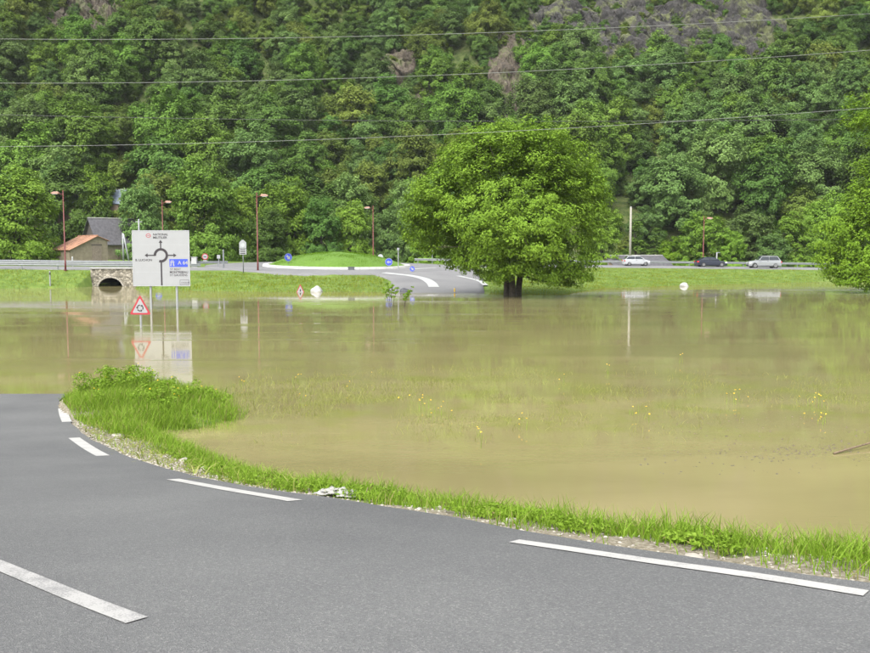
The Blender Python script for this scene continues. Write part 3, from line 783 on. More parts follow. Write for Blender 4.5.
def proto(mat, kind, i):
    key = (mat, kind, i)
    if key not in protos:
        g = np.random.default_rng(hash((len(mat), ord(mat[0]), kind == 'conic', i)) % 9999)
        if kind == 'conic': B = rand_blobs(g, 2.0, 4.0, .6, 'conic'); me, C = crown('crown', B, 60, .28, .6, 2.4, MATN[mat], g)
        else:
            B = rand_blobs(g, 4.2, 4.6, .5) + [(3.0 * math.cos(a), 3.0 * math.sin(a), 1.3, 1.7, 1.7, 1.6) for a in np.arange(0, 6.2, .9)]
            me, C = crown('crown', B, 66, .29, .68, 2.6, MATN[mat], g)
        protos[key] = (me, trunk_mesh('trunk', C, 1, .28, g, nl=6))
    return protos[key]
for i, (px, top, wd, D, c, kind, lab) in enumerate(row):
    base = atY(px, 262, D); x, y = base[0], D; z = Ts(x, y)
    H = atY(px, top, D)[2] - z; W = wd * D / FPX
    cm, tm = proto(c, kind, i % 2)
    root = empty('conifer_tree' if kind == 'conic' else 'broadleaf_tree', (x, y, z - .1), random.uniform(0, 6.28))
    hh, ww = (9.4, 10.0) if kind != 'conic' else (9.0, 4.6)
    root.scale = (W / ww * 1.06, W / ww * 1.06, H / hh * 0.97)
    link('crown', cm, root); link('trunk', tm, root)
    tag(root, lab, 'tree', 'trees along the foot of the hill')

# wood on the slope
KINDS = [('dark', 'dark green'), ('mid', 'fresh green'), ('grey', 'grey green'), ('olive', 'olive green'), ('mid', 'fresh green'), ('dark', 'dark green'), ('mid', 'fresh green'), ('grey', 'grey green')]
hill_me = []
for i, (c, nm) in enumerate(KINDS):
    g = np.random.default_rng(100 + i)
    B = rand_blobs(g, 3.4, 3.5 + .5 * (i % 3), .2)
    me, C = crown('hillside_tree', B, 100, .245, .62, 2.2, MATN[c], g)
    hill_me.append(me)

ROCKS = [  # (px, py, half width px, half height px)
 (625, 33, 108, 35), (735, 30, 46, 36), (560, 25, 40, 28), (88, 22, 34, 36), (510, 84, 22, 54), (398, 66, 22, 18), (425, 100, 14, 10)]
def rock_mask(px, py):
    k = np.zeros(np.shape(px), bool)
    for cx, cy, a, b in ROCKS: k |= ((px - cx) / a) ** 2 + ((py - cy) / b) ** 2 < 1
    return k
pts = []
y = 160.0
while y < 335:
    sp_ = 7.6 if y < 205 else 6.3
    if y > 262: sp_ = 7.5
    xm = .56 * y + 25 if y < 262 else .62 * y + 20
    for x in np.arange(-xm, xm, sp_): pts.append((x + random.uniform(-.45, .45) * sp_, y + random.uniform(-.45, .45) * sp_))
    y += sp_ * .92
pts = np.array(pts); zz = T(pts[:, 0], pts[:, 1])
keep = zz > 2.2
pts, zz = pts[keep], zz[keep]
ppx, ppy, dd = proj(pts[:, 0], pts[:, 1], zz + 3)
rk = rock_mask(ppx, ppy)
sparse = rk & (rng.random(len(pts)) > .26)
keep = ~sparse
pts, zz, ppx, ppy, dd, rk = [q[keep] for q in (pts, zz, ppx, ppy, dd, rk)]
kind = rng.integers(0, len(KINDS), len(pts))
zone = vnoise(pts[:, 0], pts[:, 1], 22, 51)
kind = np.where((zone > .35) & (rng.random(len(pts)) < .6), 0, kind); kind = np.where((zone < -.4) & (rng.random(len(pts)) < .5), 2, kind)
kind = np.where((ppy < 60) & (rng.random(len(pts)) < .25), 3, kind)
scl = rng.uniform(.66, 1.42, len(pts)) * np.interp(ppy, [0, 90, 200], [1.12, 1.28, 1.6]); scl = np.where(rk, scl * rng.uniform(.25, .6, len(pts)), scl)
rot = rng.uniform(0, 6.28, len(pts))
# low scrub round and on the rocks
sx_, sy_ = [], []
for cx, cy, a, b_ in ROCKS:
    c = hit(cx, cy, 160); mpp = c[1] / FPX
    m_ = int(a * b_ * .24)
    sx_ += list(c[0] + rng.uniform(-1.25, 1.25, m_) * a * mpp); sy_ += list(c[1] + rng.uniform(-1.4, 1.4, m_) * b_ * mpp / .8)
for _ in range(2000):
    yq = rng.uniform(166, 300); sx_.append(rng.uniform(-.55, .55) * yq); sy_.append(yq)
sx_ = np.array(sx_); sy_ = np.array(sy_); sz_ = T(sx_, sy_); q_ = proj(sx_, sy_, sz_ + 1); ins = rock_mask(q_[0], q_[1])
kp = ~ins | (rng.random(len(sx_)) < .14)
sx_, sy_, sz_, ins = sx_[kp], sy_[kp], sz_[kp], ins[kp]
pts = np.concatenate([pts, np.stack([sx_, sy_], 1)]); zz = np.concatenate([zz, sz_ + np.where(ins, 1.2, 0)]); scl = np.concatenate([scl, rng.uniform(.2, .55, len(sx_))])
rot = np.concatenate([rot, rng.uniform(0, 6.28, len(sx_))]); kind = np.concatenate([kind, rng.choice([1, 3, 3, 2, 0], len(sx_))]); rk = np.concatenate([rk, np.ones(len(sx_), bool)])
ppx, ppy, dd = proj(pts[:, 0], pts[:, 1], zz + 3)
inview = (ppx > 5) & (ppx < 865) & (ppy > 0) & (ppy < 225)
order = np.argsort(np.where(inview & ~rk, dd / scl, 1e9)); things = set(order[:290].tolist())
def where(x, y):
    if y > 165: v = 'at the hill foot'
    elif y > 110: v = 'low on the hillside'
    elif y > 60: v = 'halfway up the hillside'
    else: v = 'high on the hillside'
    if x < 120: h = 'above the slate barn' if y > 60 else 'by the brown outcrop'
    elif x < 260: h = 'above the white sign'
    elif x < 400: h = 'above the roundabout mound'
    elif x < 620: h = 'behind the big tree' if y > 60 else 'left of the cliff'
    elif x < 740: h = 'above the bare pole' if y > 80 else 'below the cliff'
    else: h = 'above the silver car' if y > 80 else 'right of the cliff'
    return v + ' ' + h
ORD = ['leftmost', 'second', 'third', 'fourth', 'fifth', 'sixth', 'seventh', 'eighth', 'ninth', 'tenth', 'eleventh', 'twelfth', 'thirteenth', 'fourteenth', 'fifteenth', 'sixteenth', 'seventeenth', 'eighteenth', 'nineteenth', 'twentieth']
lab_of = {}; bins = {}
for i in things: bins.setdefault((KINDS[kind[i]][1], where(ppx[i], ppy[i])), []).append(i)
for (kn, wh), ii in bins.items():
    ii.sort(key=lambda q: ppx[q])
    for k, q in enumerate(ii):
        o_ = '' if len(ii) == 1 else (', leftmost of its kind' if k == 0 else ', %s from left' % ORD[min(k, 19)])
        lab_of[q] = ('%s tree %s%s' % (kn, wh, o_), '%s trees %s' % (kn, wh))
rest = []
for i in range(len(pts)):
    if i in things:
        o = link('hillside_tree', hill_me[kind[i]]); s = scl[i]
        o.location = (pts[i, 0], pts[i, 1], zz[i] - .5); o.rotation_euler = (0, 0, rot[i]); o.scale = (s, s, s * (.9 + .3 * ((i * 37) % 10) / 10))
        tag(o, lab_of[i][0], 'tree', lab_of[i][1])
    else: rest.append(i)
# the remaining wood, one mass
pc = bpy.data.collections.new('wood_sources')
for i, me in enumerate(hill_me):
    o = bpy.data.objects.new('wood_source_%d' % i, me); pc.objects.link(o)
rest = np.array(rest)
me = bpy.data.meshes.new('hillside_wood'); me.vertices.add(len(rest))
me.vertices.foreach_set('co', np.stack([pts[rest, 0], pts[rest, 1], zz[rest] - .5], -1).astype(np.float32).ravel())
for nm, ar, ty in (('ki', kind[rest], 'INT'), ('ro', rot[rest], 'FLOAT'), ('sc', scl[rest], 'FLOAT')):
    a = me.attributes.new(nm, ty, 'POINT'); a.data.foreach_set('value', ar.astype(np.int32 if ty == 'INT' else np.float32))
wood = link('hillside_wood', me)
ng = bpy.data.node_groups.new('wood', 'GeometryNodeTree')
ng.interface.new_socket('Geometry', in_out='INPUT', socket_type='NodeSocketGeometry'); ng.interface.new_socket('Geometry', in_out='OUTPUT', socket_type='NodeSocketGeometry')
gi = ng.nodes.new('NodeGroupInput'); go = ng.nodes.new('NodeGroupOutput')
ci = ng.nodes.new('GeometryNodeCollectionInfo'); ci.inputs[0].default_value = pc; ci.inputs[1].default_value = True; ci.inputs[2].default_value = True
ip = ng.nodes.new('GeometryNodeInstanceOnPoints'); ip.inputs['Pick Instance'].default_value = True
def nattr(nm, ty):
    q = ng.nodes.new('GeometryNodeInputNamedAttribute'); q.data_type = ty; q.inputs[0].default_value = nm; return q.outputs[0]
cx_ = ng.nodes.new('ShaderNodeCombineXYZ'); ng.links.new(nattr('ro', 'FLOAT'), cx_.inputs[2])
er = ng.nodes.new('FunctionNodeEulerToRotation'); ng.links.new(cx_.outputs[0], er.inputs[0])
ng.links.new(gi.outputs[0], ip.inputs['Points']); ng.links.new(ci.outputs[0], ip.inputs['Instance'])
ng.links.new(nattr('ki', 'INT'), ip.inputs['Instance Index']); ng.links.new(er.outputs[0], ip.inputs['Rotation']); ng.links.new(nattr('sc', 'FLOAT'), ip.inputs['Scale'])
ng.links.new(ip.outputs[0], go.inputs[0])
wood.modifiers.new('wood', 'NODES').node_group = ng
tag(wood, 'dense green wood covering the steep upper hillside', 'wood', kind='stuff')

# ------------------------------------------------------------------ cliffs on the slope
def cliff(px, py, wpx, hpx, mat, seed, amp, name='cliff'):
    c = hit(px, py, 160); mpp = c[1] / FPX; Wd = wpx * mpp; Hd = hpx * mpp / .78 * 1.02
    nu, nv = 150, 100
    U, Vv = np.meshgrid(np.linspace(-1, 1, nu), np.linspace(-1, 1, nv))
    X = c[0] + U * Wd + .12 * Vv * Wd; Y = c[1] + Vv * Hd
    Z = T(X, Y)
    D = np.zeros(U.shape)
    for i in range(nv):
        for j in range(nu):
            p = Vector((X[i, j] * .22 + seed + .12 * Z[i, j], Y[i, j] * .12, Z[i, j] * .08))
            ds, vp = mnoise.voronoi(Vector((p.x * 1.1 + .5 * p.z, p.y, p.z * 1.5)))
            cell = mnoise.cell(vp[0] * 37.7)
            D[i, j] = .45 + .30 * cell + 1.1 * min(ds[1] - ds[0], .22) + .75 * mnoise.fractal(p * 1.6, .9, 2.1, 6) + .6 * mnoise.noise(p * .6)
    fall = np.clip(1.28 - (np.abs(U) ** 2.4 + np.abs(Vv) ** 2.4) + .55 * vnoise(U, Vv, .28, seed), 0, 1) ** .6
    d = fall * (1.6 + amp * (D - .2)) - .9 * (1 - fall)
    step = amp * .35 * (np.abs(((Z * .21 + .3 * D) % 1.0) - .5) - .25) * fall
    Yn = Y - (d + step) * .72; Zn = Z + (d + step) * .55
    me = np_mesh(name, np.stack([X, Yn, Zn], -1).reshape(-1, 3), strip_faces(nv, nu)[:, ::-1], mat, smooth=False)
    return tag(link(name, me), kind='structure')
cliff(612, 34, 104, 37, 'grey_rock', 3, 2.6)
cliff(728, 30, 50, 40, 'grey_rock', 5, 3.0)
cliff(556, 24, 40, 30, 'grey_rock', 8, 2.6)
cliff(88, 24, 40, 42, 'brown_rock', 11, 3.6)
cliff(510, 86, 22, 56, 'brown_rock', 13, 2.2)
cliff(398, 66, 22, 18, 'brown_rock', 17, 2.0)
cliff(425, 100, 13, 9, 'brown_rock', 19, 1.0)

# ------------------------------------------------------------------ grass and weeds
def blades(P, h, wd, g, lean=.5, seg=3):
    """curved grass blades at P (n,3): height h, width wd arrays"""
    n = len(P); a = g.uniform(0, 2 * math.pi, n); dirv = np.stack([np.cos(a), np.sin(a), 0 * a], 1)
    b = g.uniform(0, 2 * math.pi, n); side = np.stack([np.cos(b), np.sin(b), 0 * b], 1)
    ln = g.uniform(.15, 1.0, n) * lean
    V = []
    for k in range(seg):
        u = k / seg; c = P + dirv * (h * ln * u ** 1.8)[:, None] + np.array([0, 0, 1]) * (h * (u - .25 * ln * u * u))[:, None]
        ww = (wd * (1 - u * .65) * .5)[:, None] * side; V += [c - ww, c + ww]
    c = P + dirv * (h * ln)[:, None] + np.array([0, 0, 1]) * (h * (1 - .25 * ln))[:, None]; V += [c, c + side * .001]
    V = np.stack(V, 1); m = V.shape[1]; base = (np.arange(n) * m)[:, None]
    F = np.concatenate([base + np.array([2 * k, 2 * k + 1, 2 * k + 3, 2 * k + 2]) for k in range(seg)], 0)
    ti = np.clip(g.normal(.5, .22, n), 0, 1)
    return V.reshape(-1, 3), F, np.repeat(ti, m)

def stuff(name, V, F, ti, mat, label, cat):
    return tag(link(name, np_mesh(name, V, F, mat, ti)), label, cat, kind='stuff')

def along_edge(n, g, t0, t1, ylo, yhi):
    k = np.nonzero((EDGE[:, 1] > ylo) & (EDGE[:, 1] < yhi))[0]
    c = resample(EDGE[k], .05); tg = np.gradient(c, axis=0); tg /= np.linalg.norm(tg, axis=1)[:, None]; nl = np.stack([-tg[:, 1], tg[:, 0]], 1)
    i = g.integers(0, len(c), n); t = g.uniform(t0, t1, n)
    q = c[i] + nl[i] * t[:, None] + g.normal(size=(n, 2)) * .02
    return q[:, 0], q[:, 1], t

g = np.random.default_rng(31)
# verge grass along the near road
x, y, t = along_edge(160000, g, .05, 2.6, 1.5, 24)
pat = vnoise(x, y, .55, 61) * .6 + vnoise(x, y, .2, 62) * .4
lim = np.interp(y, [1, 6, 8, 10, 13, 18, 24], [.36, .32, .18, .28, .72, .95, .6])
prob = sstep(-.25, .35, (t - lim) * 1.5 + pat * .55) * np.interp(y, [4, 8, 12, 20], [1, .85, .6, .4]) + .03
z = T(x, y)
k = (g.random(len(x)) < prob) & (z > -.03)
x, y, z, t, pat = [q[k] for q in (x, y, z, t, pat)]
hh = np.interp(y, [4, 8, 14, 20], [.155, .14, .14, .22]) * g.uniform(.4, 1.6, len(x)) * (.75 + .4 * sstep(.3, 1.2, t) + .35 * np.clip(pat, 0, 1))
ww = np.interp(y, [4, 20], [.0075, .012]) * g.uniform(.6, 1.4, len(x))
V, F_, ti = blades(np.stack([x, y, z - .01], 1), hh, ww, g, .8)
stuff('verge_grass', V, F_, ti, 'blade', 'bright green grass along the edge of the near road', 'grass')
# broad-leaved weeds in the verge
x, y, t = along_edge(6500, g, .25, 1.9, 2, 15)
lim = np.interp(y, [1, 6, 8, 10, 15], [.45, .4, .2, .25, .7])
k = (t > lim) & (vnoise(x, y, .8, 71) > -.15); x, y = x[k], y[k]; z = T(x, y)
C = np.stack([x, y, z + .05], 1); V, F_, ti = leaves(C, np.full(len(C), .065), 16, .036, g, up=.9, flat=.6)
stuff('verge_weeds', V, F_, ti, 'blade', 'low broad leaved weeds in the grass of the near verge', 'weeds')
# tongue of tall grass by the flooded road
n = 60000
x = g.uniform(-11.2, -3.6, n); y = g.uniform(17.5, 27, n); z = T(x, y); d = edge_dist(x, y)
pt = vnoise(x, y, .9, 63)
k = (z > -.02 + .06 * pt - .16 * g.random(n) ** 2.5) & (d > .12 + .5 * sstep(21, 16, y)) & (g.random(n) < .62 + .35 * pt)
x, y, z, d, pt = [q[k] for q in (x, y, z, d, pt)]
hh = g.uniform(.14, .42, len(x)) * (.62 + .55 * sstep(.0, 1.8, d)) * (1 + .35 * pt)
V, F_, ti = blades(np.stack([x, y, z - .02], 1), hh, g.uniform(.010, .022, len(x)), g, .75)
stuff('tall_grass', V, F_, ti, 'blade', 'tongue of tall bright grass between the flooded road and the water', 'grass')
# leafy weeds at the back of the tongue, with yellow flowers
q = np.array([(-8.6 + g.normal() * .9, 24.2 + g.normal() * .55) for _ in range(95)] + [(-6.4 + g.normal() * .9, 22.6 + g.normal() * .7) for _ in range(60)])
zq = np.maximum(T(q[:, 0], q[:, 1]), -.05); hq = g.uniform(.1, .62, len(q)) * np.where(q[:, 0] < -7.4, 1.05, .7)
ok_ = (edge_dist(q[:, 0], q[:, 1]) > .35) & (T(q[:, 0], q[:, 1]) > -.06); q, zq, hq = q[ok_], zq[ok_], hq[ok_]
C = np.stack([q[:, 0], q[:, 1], zq + hq], 1); V, F_, ti = leaves(C, np.full(len(C), .16), 46, .062, g, up=.6)
stuff('leafy_weeds', V, F_, ti, 'blade', 'leafy weeds at the back of the grass tongue below the white sign', 'weeds')
fl = C[g.random(len(C)) < .3] + np.array([0, 0, .12])
# half drowned meadow: thin stems standing out of the shallow water
n = 34000
x = g.uniform(-6, 15.5, n); y = g.uniform(16.5, 31, n); px_, py_, _ = proj(x, y, 0 * x)
dens = np.exp(-((py_ - 402) / 26) ** 2) * sstep(200, 240, px_) * np.interp(px_, [200, 420, 600, 870], [1, .8, .4, .3]) * np.clip(.35 + .9 * vnoise(x, y, 1.6, 81) + .5 * vnoise(x, y, .5, 82), 0, 1)
k = g.random(n) < dens * 2.2; x, y = x[k], y[k]
V, F_, ti = blades(np.stack([x, y, 0 * x - .03], 1), g.uniform(.06, .22, len(x)), g.uniform(.007, .016, len(x)), g, 1.2)
stuff('drowned_grass', V, F_, ti, 'weed_blade', 'sparse drowned grass stems poking out of the muddy water', 'grass')
cl = [(428, 408, 10), (240, 384, 3), (297, 382, 3), (375, 376, 1), (478, 437, 3), (555, 380, 2), (640, 415, 4), (735, 400, 4), (810, 402, 5), (820, 420, 4), (350, 388, 2), (300, 398, 2), (520, 425, 2), (610, 372, 2), (680, 360, 2)]
stems = []
for (cx, cy, m_) in cl:
    c = atz(cx, cy + 3, 0)
    for _ in range(m_ * 2): stems.append((c[0] + g.normal() * .045 * m_ ** .9, c[1] + g.normal() * .10 * m_ ** .8))
stems = np.array(stems); hs_ = g.uniform(.12, .34, len(stems))
V, F_, ti = blades(np.c_[stems, 0 * hs_ - .04], hs_ + .04, np.full(len(stems), .012), g, .25)
stuff('flower_stems', V, F_, ti, 'blade', 'green stems of yellow wildflowers standing in the flood water', 'plants')
heads = np.concatenate([np.c_[stems, hs_], fl]); heads = heads[g.random(len(heads)) < .65]
V, F_, ti = leaves(heads, np.full(len(heads), .02), 6, .028, g, up=1.0, flat=.5)
stuff('yellow_flowers', V, F_, ti, 'petal', 'small yellow wildflowers scattered in the flooded meadow', 'flowers')
# far bank
n = 150000
x = g.uniform(-62, 72, n); y = g.uniform(83, 136, n); z = T(x, y)
ys = np.interp(x, _sx, _sy); ye = np.interp(x, _ex, _ey); u = (y - ys) / (ye - ys)
clear = (np.abs(x - .2) < np.interp(y, [84, 100, 106, 113], [4.9, 5.6, 7.3, 9.5])) | (np.hypot(x - ISL[0], y - ISL[1]) < IR + 7.6)
far_strip = np.where(x < -20, (y > 103.2), (y > np.interp(x, [4, 16, 40], [122.5, 126, 127.2])))
k = (z > -.05) & (u < 1.25) & ~clear & ~far_strip & ~((x > bx0) & (x < bx1) & (y < BY + 1.5))
x, y, z, u = [q[k] for q in (x, y, z, u)]
pt = vnoise(x, y, 1.6, 91)
tall = np.where(x < -3, 1.0, .7)
hh = g.uniform(.14, .36, len(x)) * (1 + .5 * pt) * tall * np.interp(np.clip(u, 0, 1), [0, .8, 1], [1, 1, .6])
V, F_, ti = blades(np.stack([x, y, z - .03], 1), hh, g.uniform(.03, .06, len(x)), g, .8, seg=2)
ti = np.clip(ti + np.repeat(pt * .25, 6), 0, 1)
stuff('bank_grass', V, F_, ti, 'bank_blade', 'yellow green grass covering the far bank of the flood', 'grass')
# lawn on the mound
n = 26000; a = g.uniform(0, 6.283, n); q = np.sqrt(g.random(n)); x = ISL[0] + np.cos(a) * q * (IR - .65); y = ISL[1] + np.sin(a) * q * (IR - .65)
z = T(x, y) + 1.72 * (1 - q ** 2.2) + .20
V, F_, ti = blades(np.stack([x, y, z], 1), g.uniform(.05, .12, n), g.uniform(.03, .05, n), g, .6, seg=2)
stuff('mown_lawn', V, F_, ti, 'lawn_blade', 'mown bright green lawn on the roundabout mound', 'lawn')

# gravel of the shoulder
def pebbles(P, r, g):
    n = len(P); ico = np.array([(0, 0, 1), (1, 0, 0), (0, 1, 0), (-1, 0, 0), (0, -1, 0), (0, 0, -1)], float)
    tri = np.array([(0, 1, 2), (0, 2, 3), (0, 3, 4), (0, 4, 1), (5, 2, 1), (5, 3, 2), (5, 4, 3), (5, 1, 4)])
    V = ico[None] * g.uniform(.5, 1.2, (n, 6, 1)) * r[:, None, None] * np.array([1, 1, .55]); a = g.uniform(0, 6.28, n); c, s = np.cos(a)[:, None], np.sin(a)[:, None]
    V = np.stack([V[..., 0] * c - V[..., 1] * s, V[..., 0] * s + V[..., 1] * c, V[..., 2]], -1) + P[:, None, :]
    return V.reshape(-1, 3), (tri[None] + (np.arange(n) * 6)[:, None, None]).reshape(-1, 3)
x, y, t = along_edge(9000, g, .0, 1.15, 1.5, 20)
k = g.random(len(x)) < np.interp(y, [4, 8, 10, 14, 20], [.35, .5, .8, 1, .6]) * sstep(1.2, .5, t + .4 * vnoise(x, y, .6, 21)); x, y = x[k], y[k]
V, F_ = pebbles(np.stack([x, y, T(x, y) + .004], 1), g.uniform(.006, .03, len(x)) * np.interp(y, [4, 10], [.6, 1.1]), g)
o = tag(link('shoulder_gravel', np_mesh('shoulder_gravel', V, F_, 'pale_stone')), 'loose gravel and chippings along the edge of the near road', 'gravel', kind='stuff')
x, y, t = along_edge(700, g, .1, .9, 9, 19)
V, F_, ti = blades(np.stack([x, y, T(x, y) + .012], 1), g.uniform(.05, .2, len(x)), g.uniform(.012, .03, len(x)), g, 5, seg=2)
stuff('dry_debris', V, F_, ti, 'weed_blade', 'dry stalks and washed up litter on the gravel shoulder', 'debris')
# floating scum
n = 7000; x = g.uniform(3, 9.5, n); y = g.uniform(15.5, 22, n); px_, py_, _ = proj(x, y, 0 * x)
den = np.exp(-((py_ - (455 - .06 * (px_ - 760))) / 7) ** 2) * sstep(690, 760, px_) * np.clip(.3 + vnoise(x, y, .5, 95), 0, 1) + .03 * (px_ > 640) * (py_ < 475)
k = g.random(n) < den; x, y = x[k], y[k]
V, F_ = pebbles(np.stack([x, y, 0 * x + .004], 1), g.uniform(.008, .032, len(x)), g)
tag(link('floating_debris', np_mesh('floating_debris', V, F_, 'scum')), 'raft of grey brown debris floating in the muddy water at right', 'debris', kind='stuff')

# ------------------------------------------------------------------ single stones, bag, sticks on the shoulder
def stone(name, p, r, mat, label, seed, flat=.55, cat='stone', group=None, sub=3, parent=None):
    import bmesh
    bm = bmesh.new(); bmesh.ops.create_icosphere(bm, subdivisions=sub, radius=1)
    for v in bm.verts:
        n = mnoise.noise(v.co * 1.3 + Vector((seed, 0, 0))) * .28 + mnoise.noise(v.co * 3.1 + Vector((0, seed, 0))) * .10
        v.co *= 1 + n; v.co.x *= r[0]; v.co.y *= r[1]; v.co.z *= r[2]
    me = bpy.data.meshes.new(name); bm.to_mesh(me); bm.free(); me.materials.append(M[mat])
    me.polygons.foreach_set('use_smooth', [True] * len(me.polygons))
    o = link(name, me); o.location = p; o.rotation_euler = (0, 0, seed)
    return tag(o, label, cat, group)
def on_land(px, py, up=0):
    r = ray(px, py); ys = np.arange(3, 40, .03); s = ys / r[1]; zz = CAMZ + r[2] * s; tt = T(r[0] * s, ys); i = np.nonzero(zz <= tt)[0][0]
    return (r[0] * s[i], ys[i], tt[i] + up)
for px, py, r_, lab in [(118, 437, .10, 'pale flat stone nearest the grass tongue on the shoulder'), (184, 462, .075, 'pale stone lying mid way along the gravel shoulder'),
                        (206, 470, .075, 'whitish stone on the shoulder above the long edge dash'), (262, 480, .07, 'pale pointed stone left of the white bag'),
                        (492, 511, .055, 'pale flat stone in the verge right of the white bag'), (511, 522, .045, 'small pale stone beside the start of the right edge line'), (695, 560, .05, 'pale flat stone between the right edge line and the grass')]:
    p = on_land(px, py); stone('stone', (p[0], p[1], p[2] + r_ * .2), (r_ * 1.4, r_, r_ * .5), 'pale_stone', lab, px * .13, group='stones on the shoulder', sub=2)
# crumpled white bag
p = on_land(339, 497); g2 = np.random.default_rng(5)
nu, nv = 26, 18; U, Vv = np.meshgrid(np.linspace(-1, 1, nu), np.linspace(-1, 1, nv))
env = np.clip(1 - (np.abs(U) ** 2.2 + np.abs(Vv) ** 2), 0, 1) ** .5
X = U * .20 + .04 * vnoise(U, Vv, .3, 3); Y = Vv * .10 + .05 * vnoise(U, Vv, .25, 4); Zb = env * (.03 + .022 * vnoise(U, Vv, .22, 6) + .012 * vnoise(U, Vv, .1, 7)) + .01
vs = np.concatenate([np.stack([X, Y, Zb], -1).reshape(-1, 3), np.stack([X, Y, 0 * Zb - .12], -1).reshape(-1, 3)])
f1 = strip_faces(nv, nu); bag = link('plastic_bag', np_mesh('plastic_bag', vs, np.concatenate([f1[:, ::-1], f1 + nu * nv]), 'plastic_bag', smooth=True))
bag.location = (p[0], p[1], p[2] + .03); bag.rotation_euler = (0, 0, -.45)
tag(bag, 'crumpled white plastic bag on the verge beside the road', 'plastic bag')
def stick(px0, py0, px1, py1, rad, label, z=None, land=True):
    a = on_land(px0, py0, .03) if land else atz(px0, py0, .02); b = on_land(px1, py1, .03) if land else atz(px1, py1, z)
    a, b = Vector(a), Vector(b); root = a.copy(); mb = MB(); d = b - a
    pts = [d * q + Vector((0, 0, .05 * d.length * math.sin(q * 3.1) * (.4 if land else .25))) for q in (0, .2, .45, .7, 1)]
    mb.tube(pts, [rad, rad * .9, rad * .8, rad * .65, rad * .35], 7)
    mb.tube([pts[2], pts[2] + d * .18 + Vector((0, 0, rad * 5))], [rad * .5, rad * .2], 5)
    o = mb.build('branch', 'driftwood', smooth=True); o.location = root; return tag(o, label, 'branch')
stick(358, 499, 374, 501, .018, 'short brown stick beside the white plastic bag')
stick(834, 453.5, 905, 436, .022, 'thin dark branch lying on the water at the right edge', .10, land=False)

# ------------------------------------------------------------------ lettering
def text(s, size, mat, parent, loc, name='lettering', align='LEFT', bold=0.0, depth=.004):
    cu = bpy.data.curves.new(name, 'FONT'); cu.body = s; cu.size = size; cu.align_x = align; cu.align_y = 'BOTTOM_BASELINE' if False else 'BOTTOM'
    cu.extrude = depth; cu.offset = bold; cu.resolution_u = 3
    o = bpy.data.objects.new(name, cu); COL.objects.link(o)
    bpy.context.view_layer.update()
    me = bpy.data.meshes.new_from_object(o.evaluated_get(bpy.context.evaluated_depsgraph_get()))
    bpy.data.objects.remove(o); bpy.data.curves.remove(cu)
    me.materials.clear(); me.materials.append(M[mat])
    q = link(name, me, parent); q.location = loc; q.rotation_euler = (math.pi / 2, 0, 0); return q

# ------------------------------------------------------------------ the roundabout direction sign
D = 62.0
b = atY(162.3, 309, D); px2m = D / FPX
root = empty('direction_sign', (b[0], D, 0))
W2 = 28.0 * px2m; ztop = atY(162, 230.8, D)[2]; zbot = atY(162, 285.6, D)[2]; H = ztop - zbot
def sx(px): return (px - 162.3) * px2m
def sz(py): return atY(162, py, D)[2]
mb = MB(); mb.box(-W2, W2, 0, .03, zbot, ztop); panel = mb.build('panel', 'sign_white', root, bevel=.01)
mb = MB()
for (x0, x1, z0, z1) in ((-W2 - .03, W2 + .03, ztop + .002, ztop + .035), (-W2 - .03, W2 + .03, zbot - .035, zbot - .002), (-W2 - .035, -W2 - .002, zbot, ztop), (W2 + .002, W2 + .035, zbot, ztop)):
    mb.box(x0, x1, -.012, .05, z0, z1)
mb.build('frame', 'sign_back', root)
mb = MB()
for q in (.18, .5, .82): mb.box(-W2 * .97, W2 * .97, .032, .075, zbot + H * q - .04, zbot + H * q + .04)
mb.build('back_rail', 'galvanised', root)
for px in (150.6, 176.8):
    mb = MB(); mb.box(sx(px) - .065, sx(px) + .065, .077, .20, -1.2, ztop - .1); mb.build('post', 'pale_post', root, bevel=.01)
# thin seams between the panel boards
mb = MB()
for q in (.25, .5, .75): mb.box(-W2 + .02, W2 - .02, -.002, .001, zbot + H * q - .004, zbot + H * q + .004)
mb.build('panel_seam', 'sign_back', panel)
cx, cz = sx(162.2), sz(255.3); ro, ri = 7.2 * px2m, 4.7 * px2m
sym = MB(); pts = []
a0, a1 = R(-108), R(186)     # open ring, gap at lower left
nseg = 30
for k in range(nseg):
    t0 = a0 + (a1 - a0) * k / nseg; t1 = a0 + (a1 - a0) * (k + 1) / nseg
    q = [(cx + r_ * math.cos(t_), cz + r_ * math.sin(t_)) for r_, t_ in ((ri, t0), (ro, t0), (ro, t1), (ri, t1))]
    sym.prism(q, -.006, -.001)
sym.build('roundabout_symbol', 'sign_black', panel)
def arrow(x0, z0, x1, z1, wd, hl, hw):
    d = Vector((x1 - x0, z1 - z0)); L = d.length; d /= L; n = Vector((-d.y, d.x)); o = Vector((x0, z0)); mb = MB()
    e = o + d * (L - hl)
    mb.prism([tuple(o + n * wd / 2), tuple(e + n * wd / 2), tuple(e - n * wd / 2), tuple(o - n * wd / 2)], -.0065, -.001)
    mb.prism([tuple(e + n * hw / 2), tuple(o + d * L), tuple(e - n * hw / 2)], -.007, -.001)
    mb.build('arrow', 'sign_black', panel)
aw_ = 1.15 * px2m
arrow(cx, cz + ro * .96, cx, sz(239.8), aw_, .20, .27)
arrow(cx - ro * .92, cz, sx(146.0), cz, aw_, .20, .27)
arrow(cx + ro * .96, cz, sx(177.8), cz, aw_, .20, .27)
mb = MB(); mb.box(sx(161.7), sx(163.2), -.007, -.001, zbot + .015, cz - ri * 1.02); mb.build('approach_stem', 'sign_black', panel)
text('NATIONAL', .20, 'sign_black', panel, (sx(154.8), -.002, sz(236.0)), bold=.004)
text('MILITILIER', .21, 'sign_black', panel, (sx(154.8), -.002, sz(239.2)), bold=.004)
text('B. LUCHON', .215, 'sign_black', panel, (sx(136.6), -.002, sz(261.7)), bold=.004)
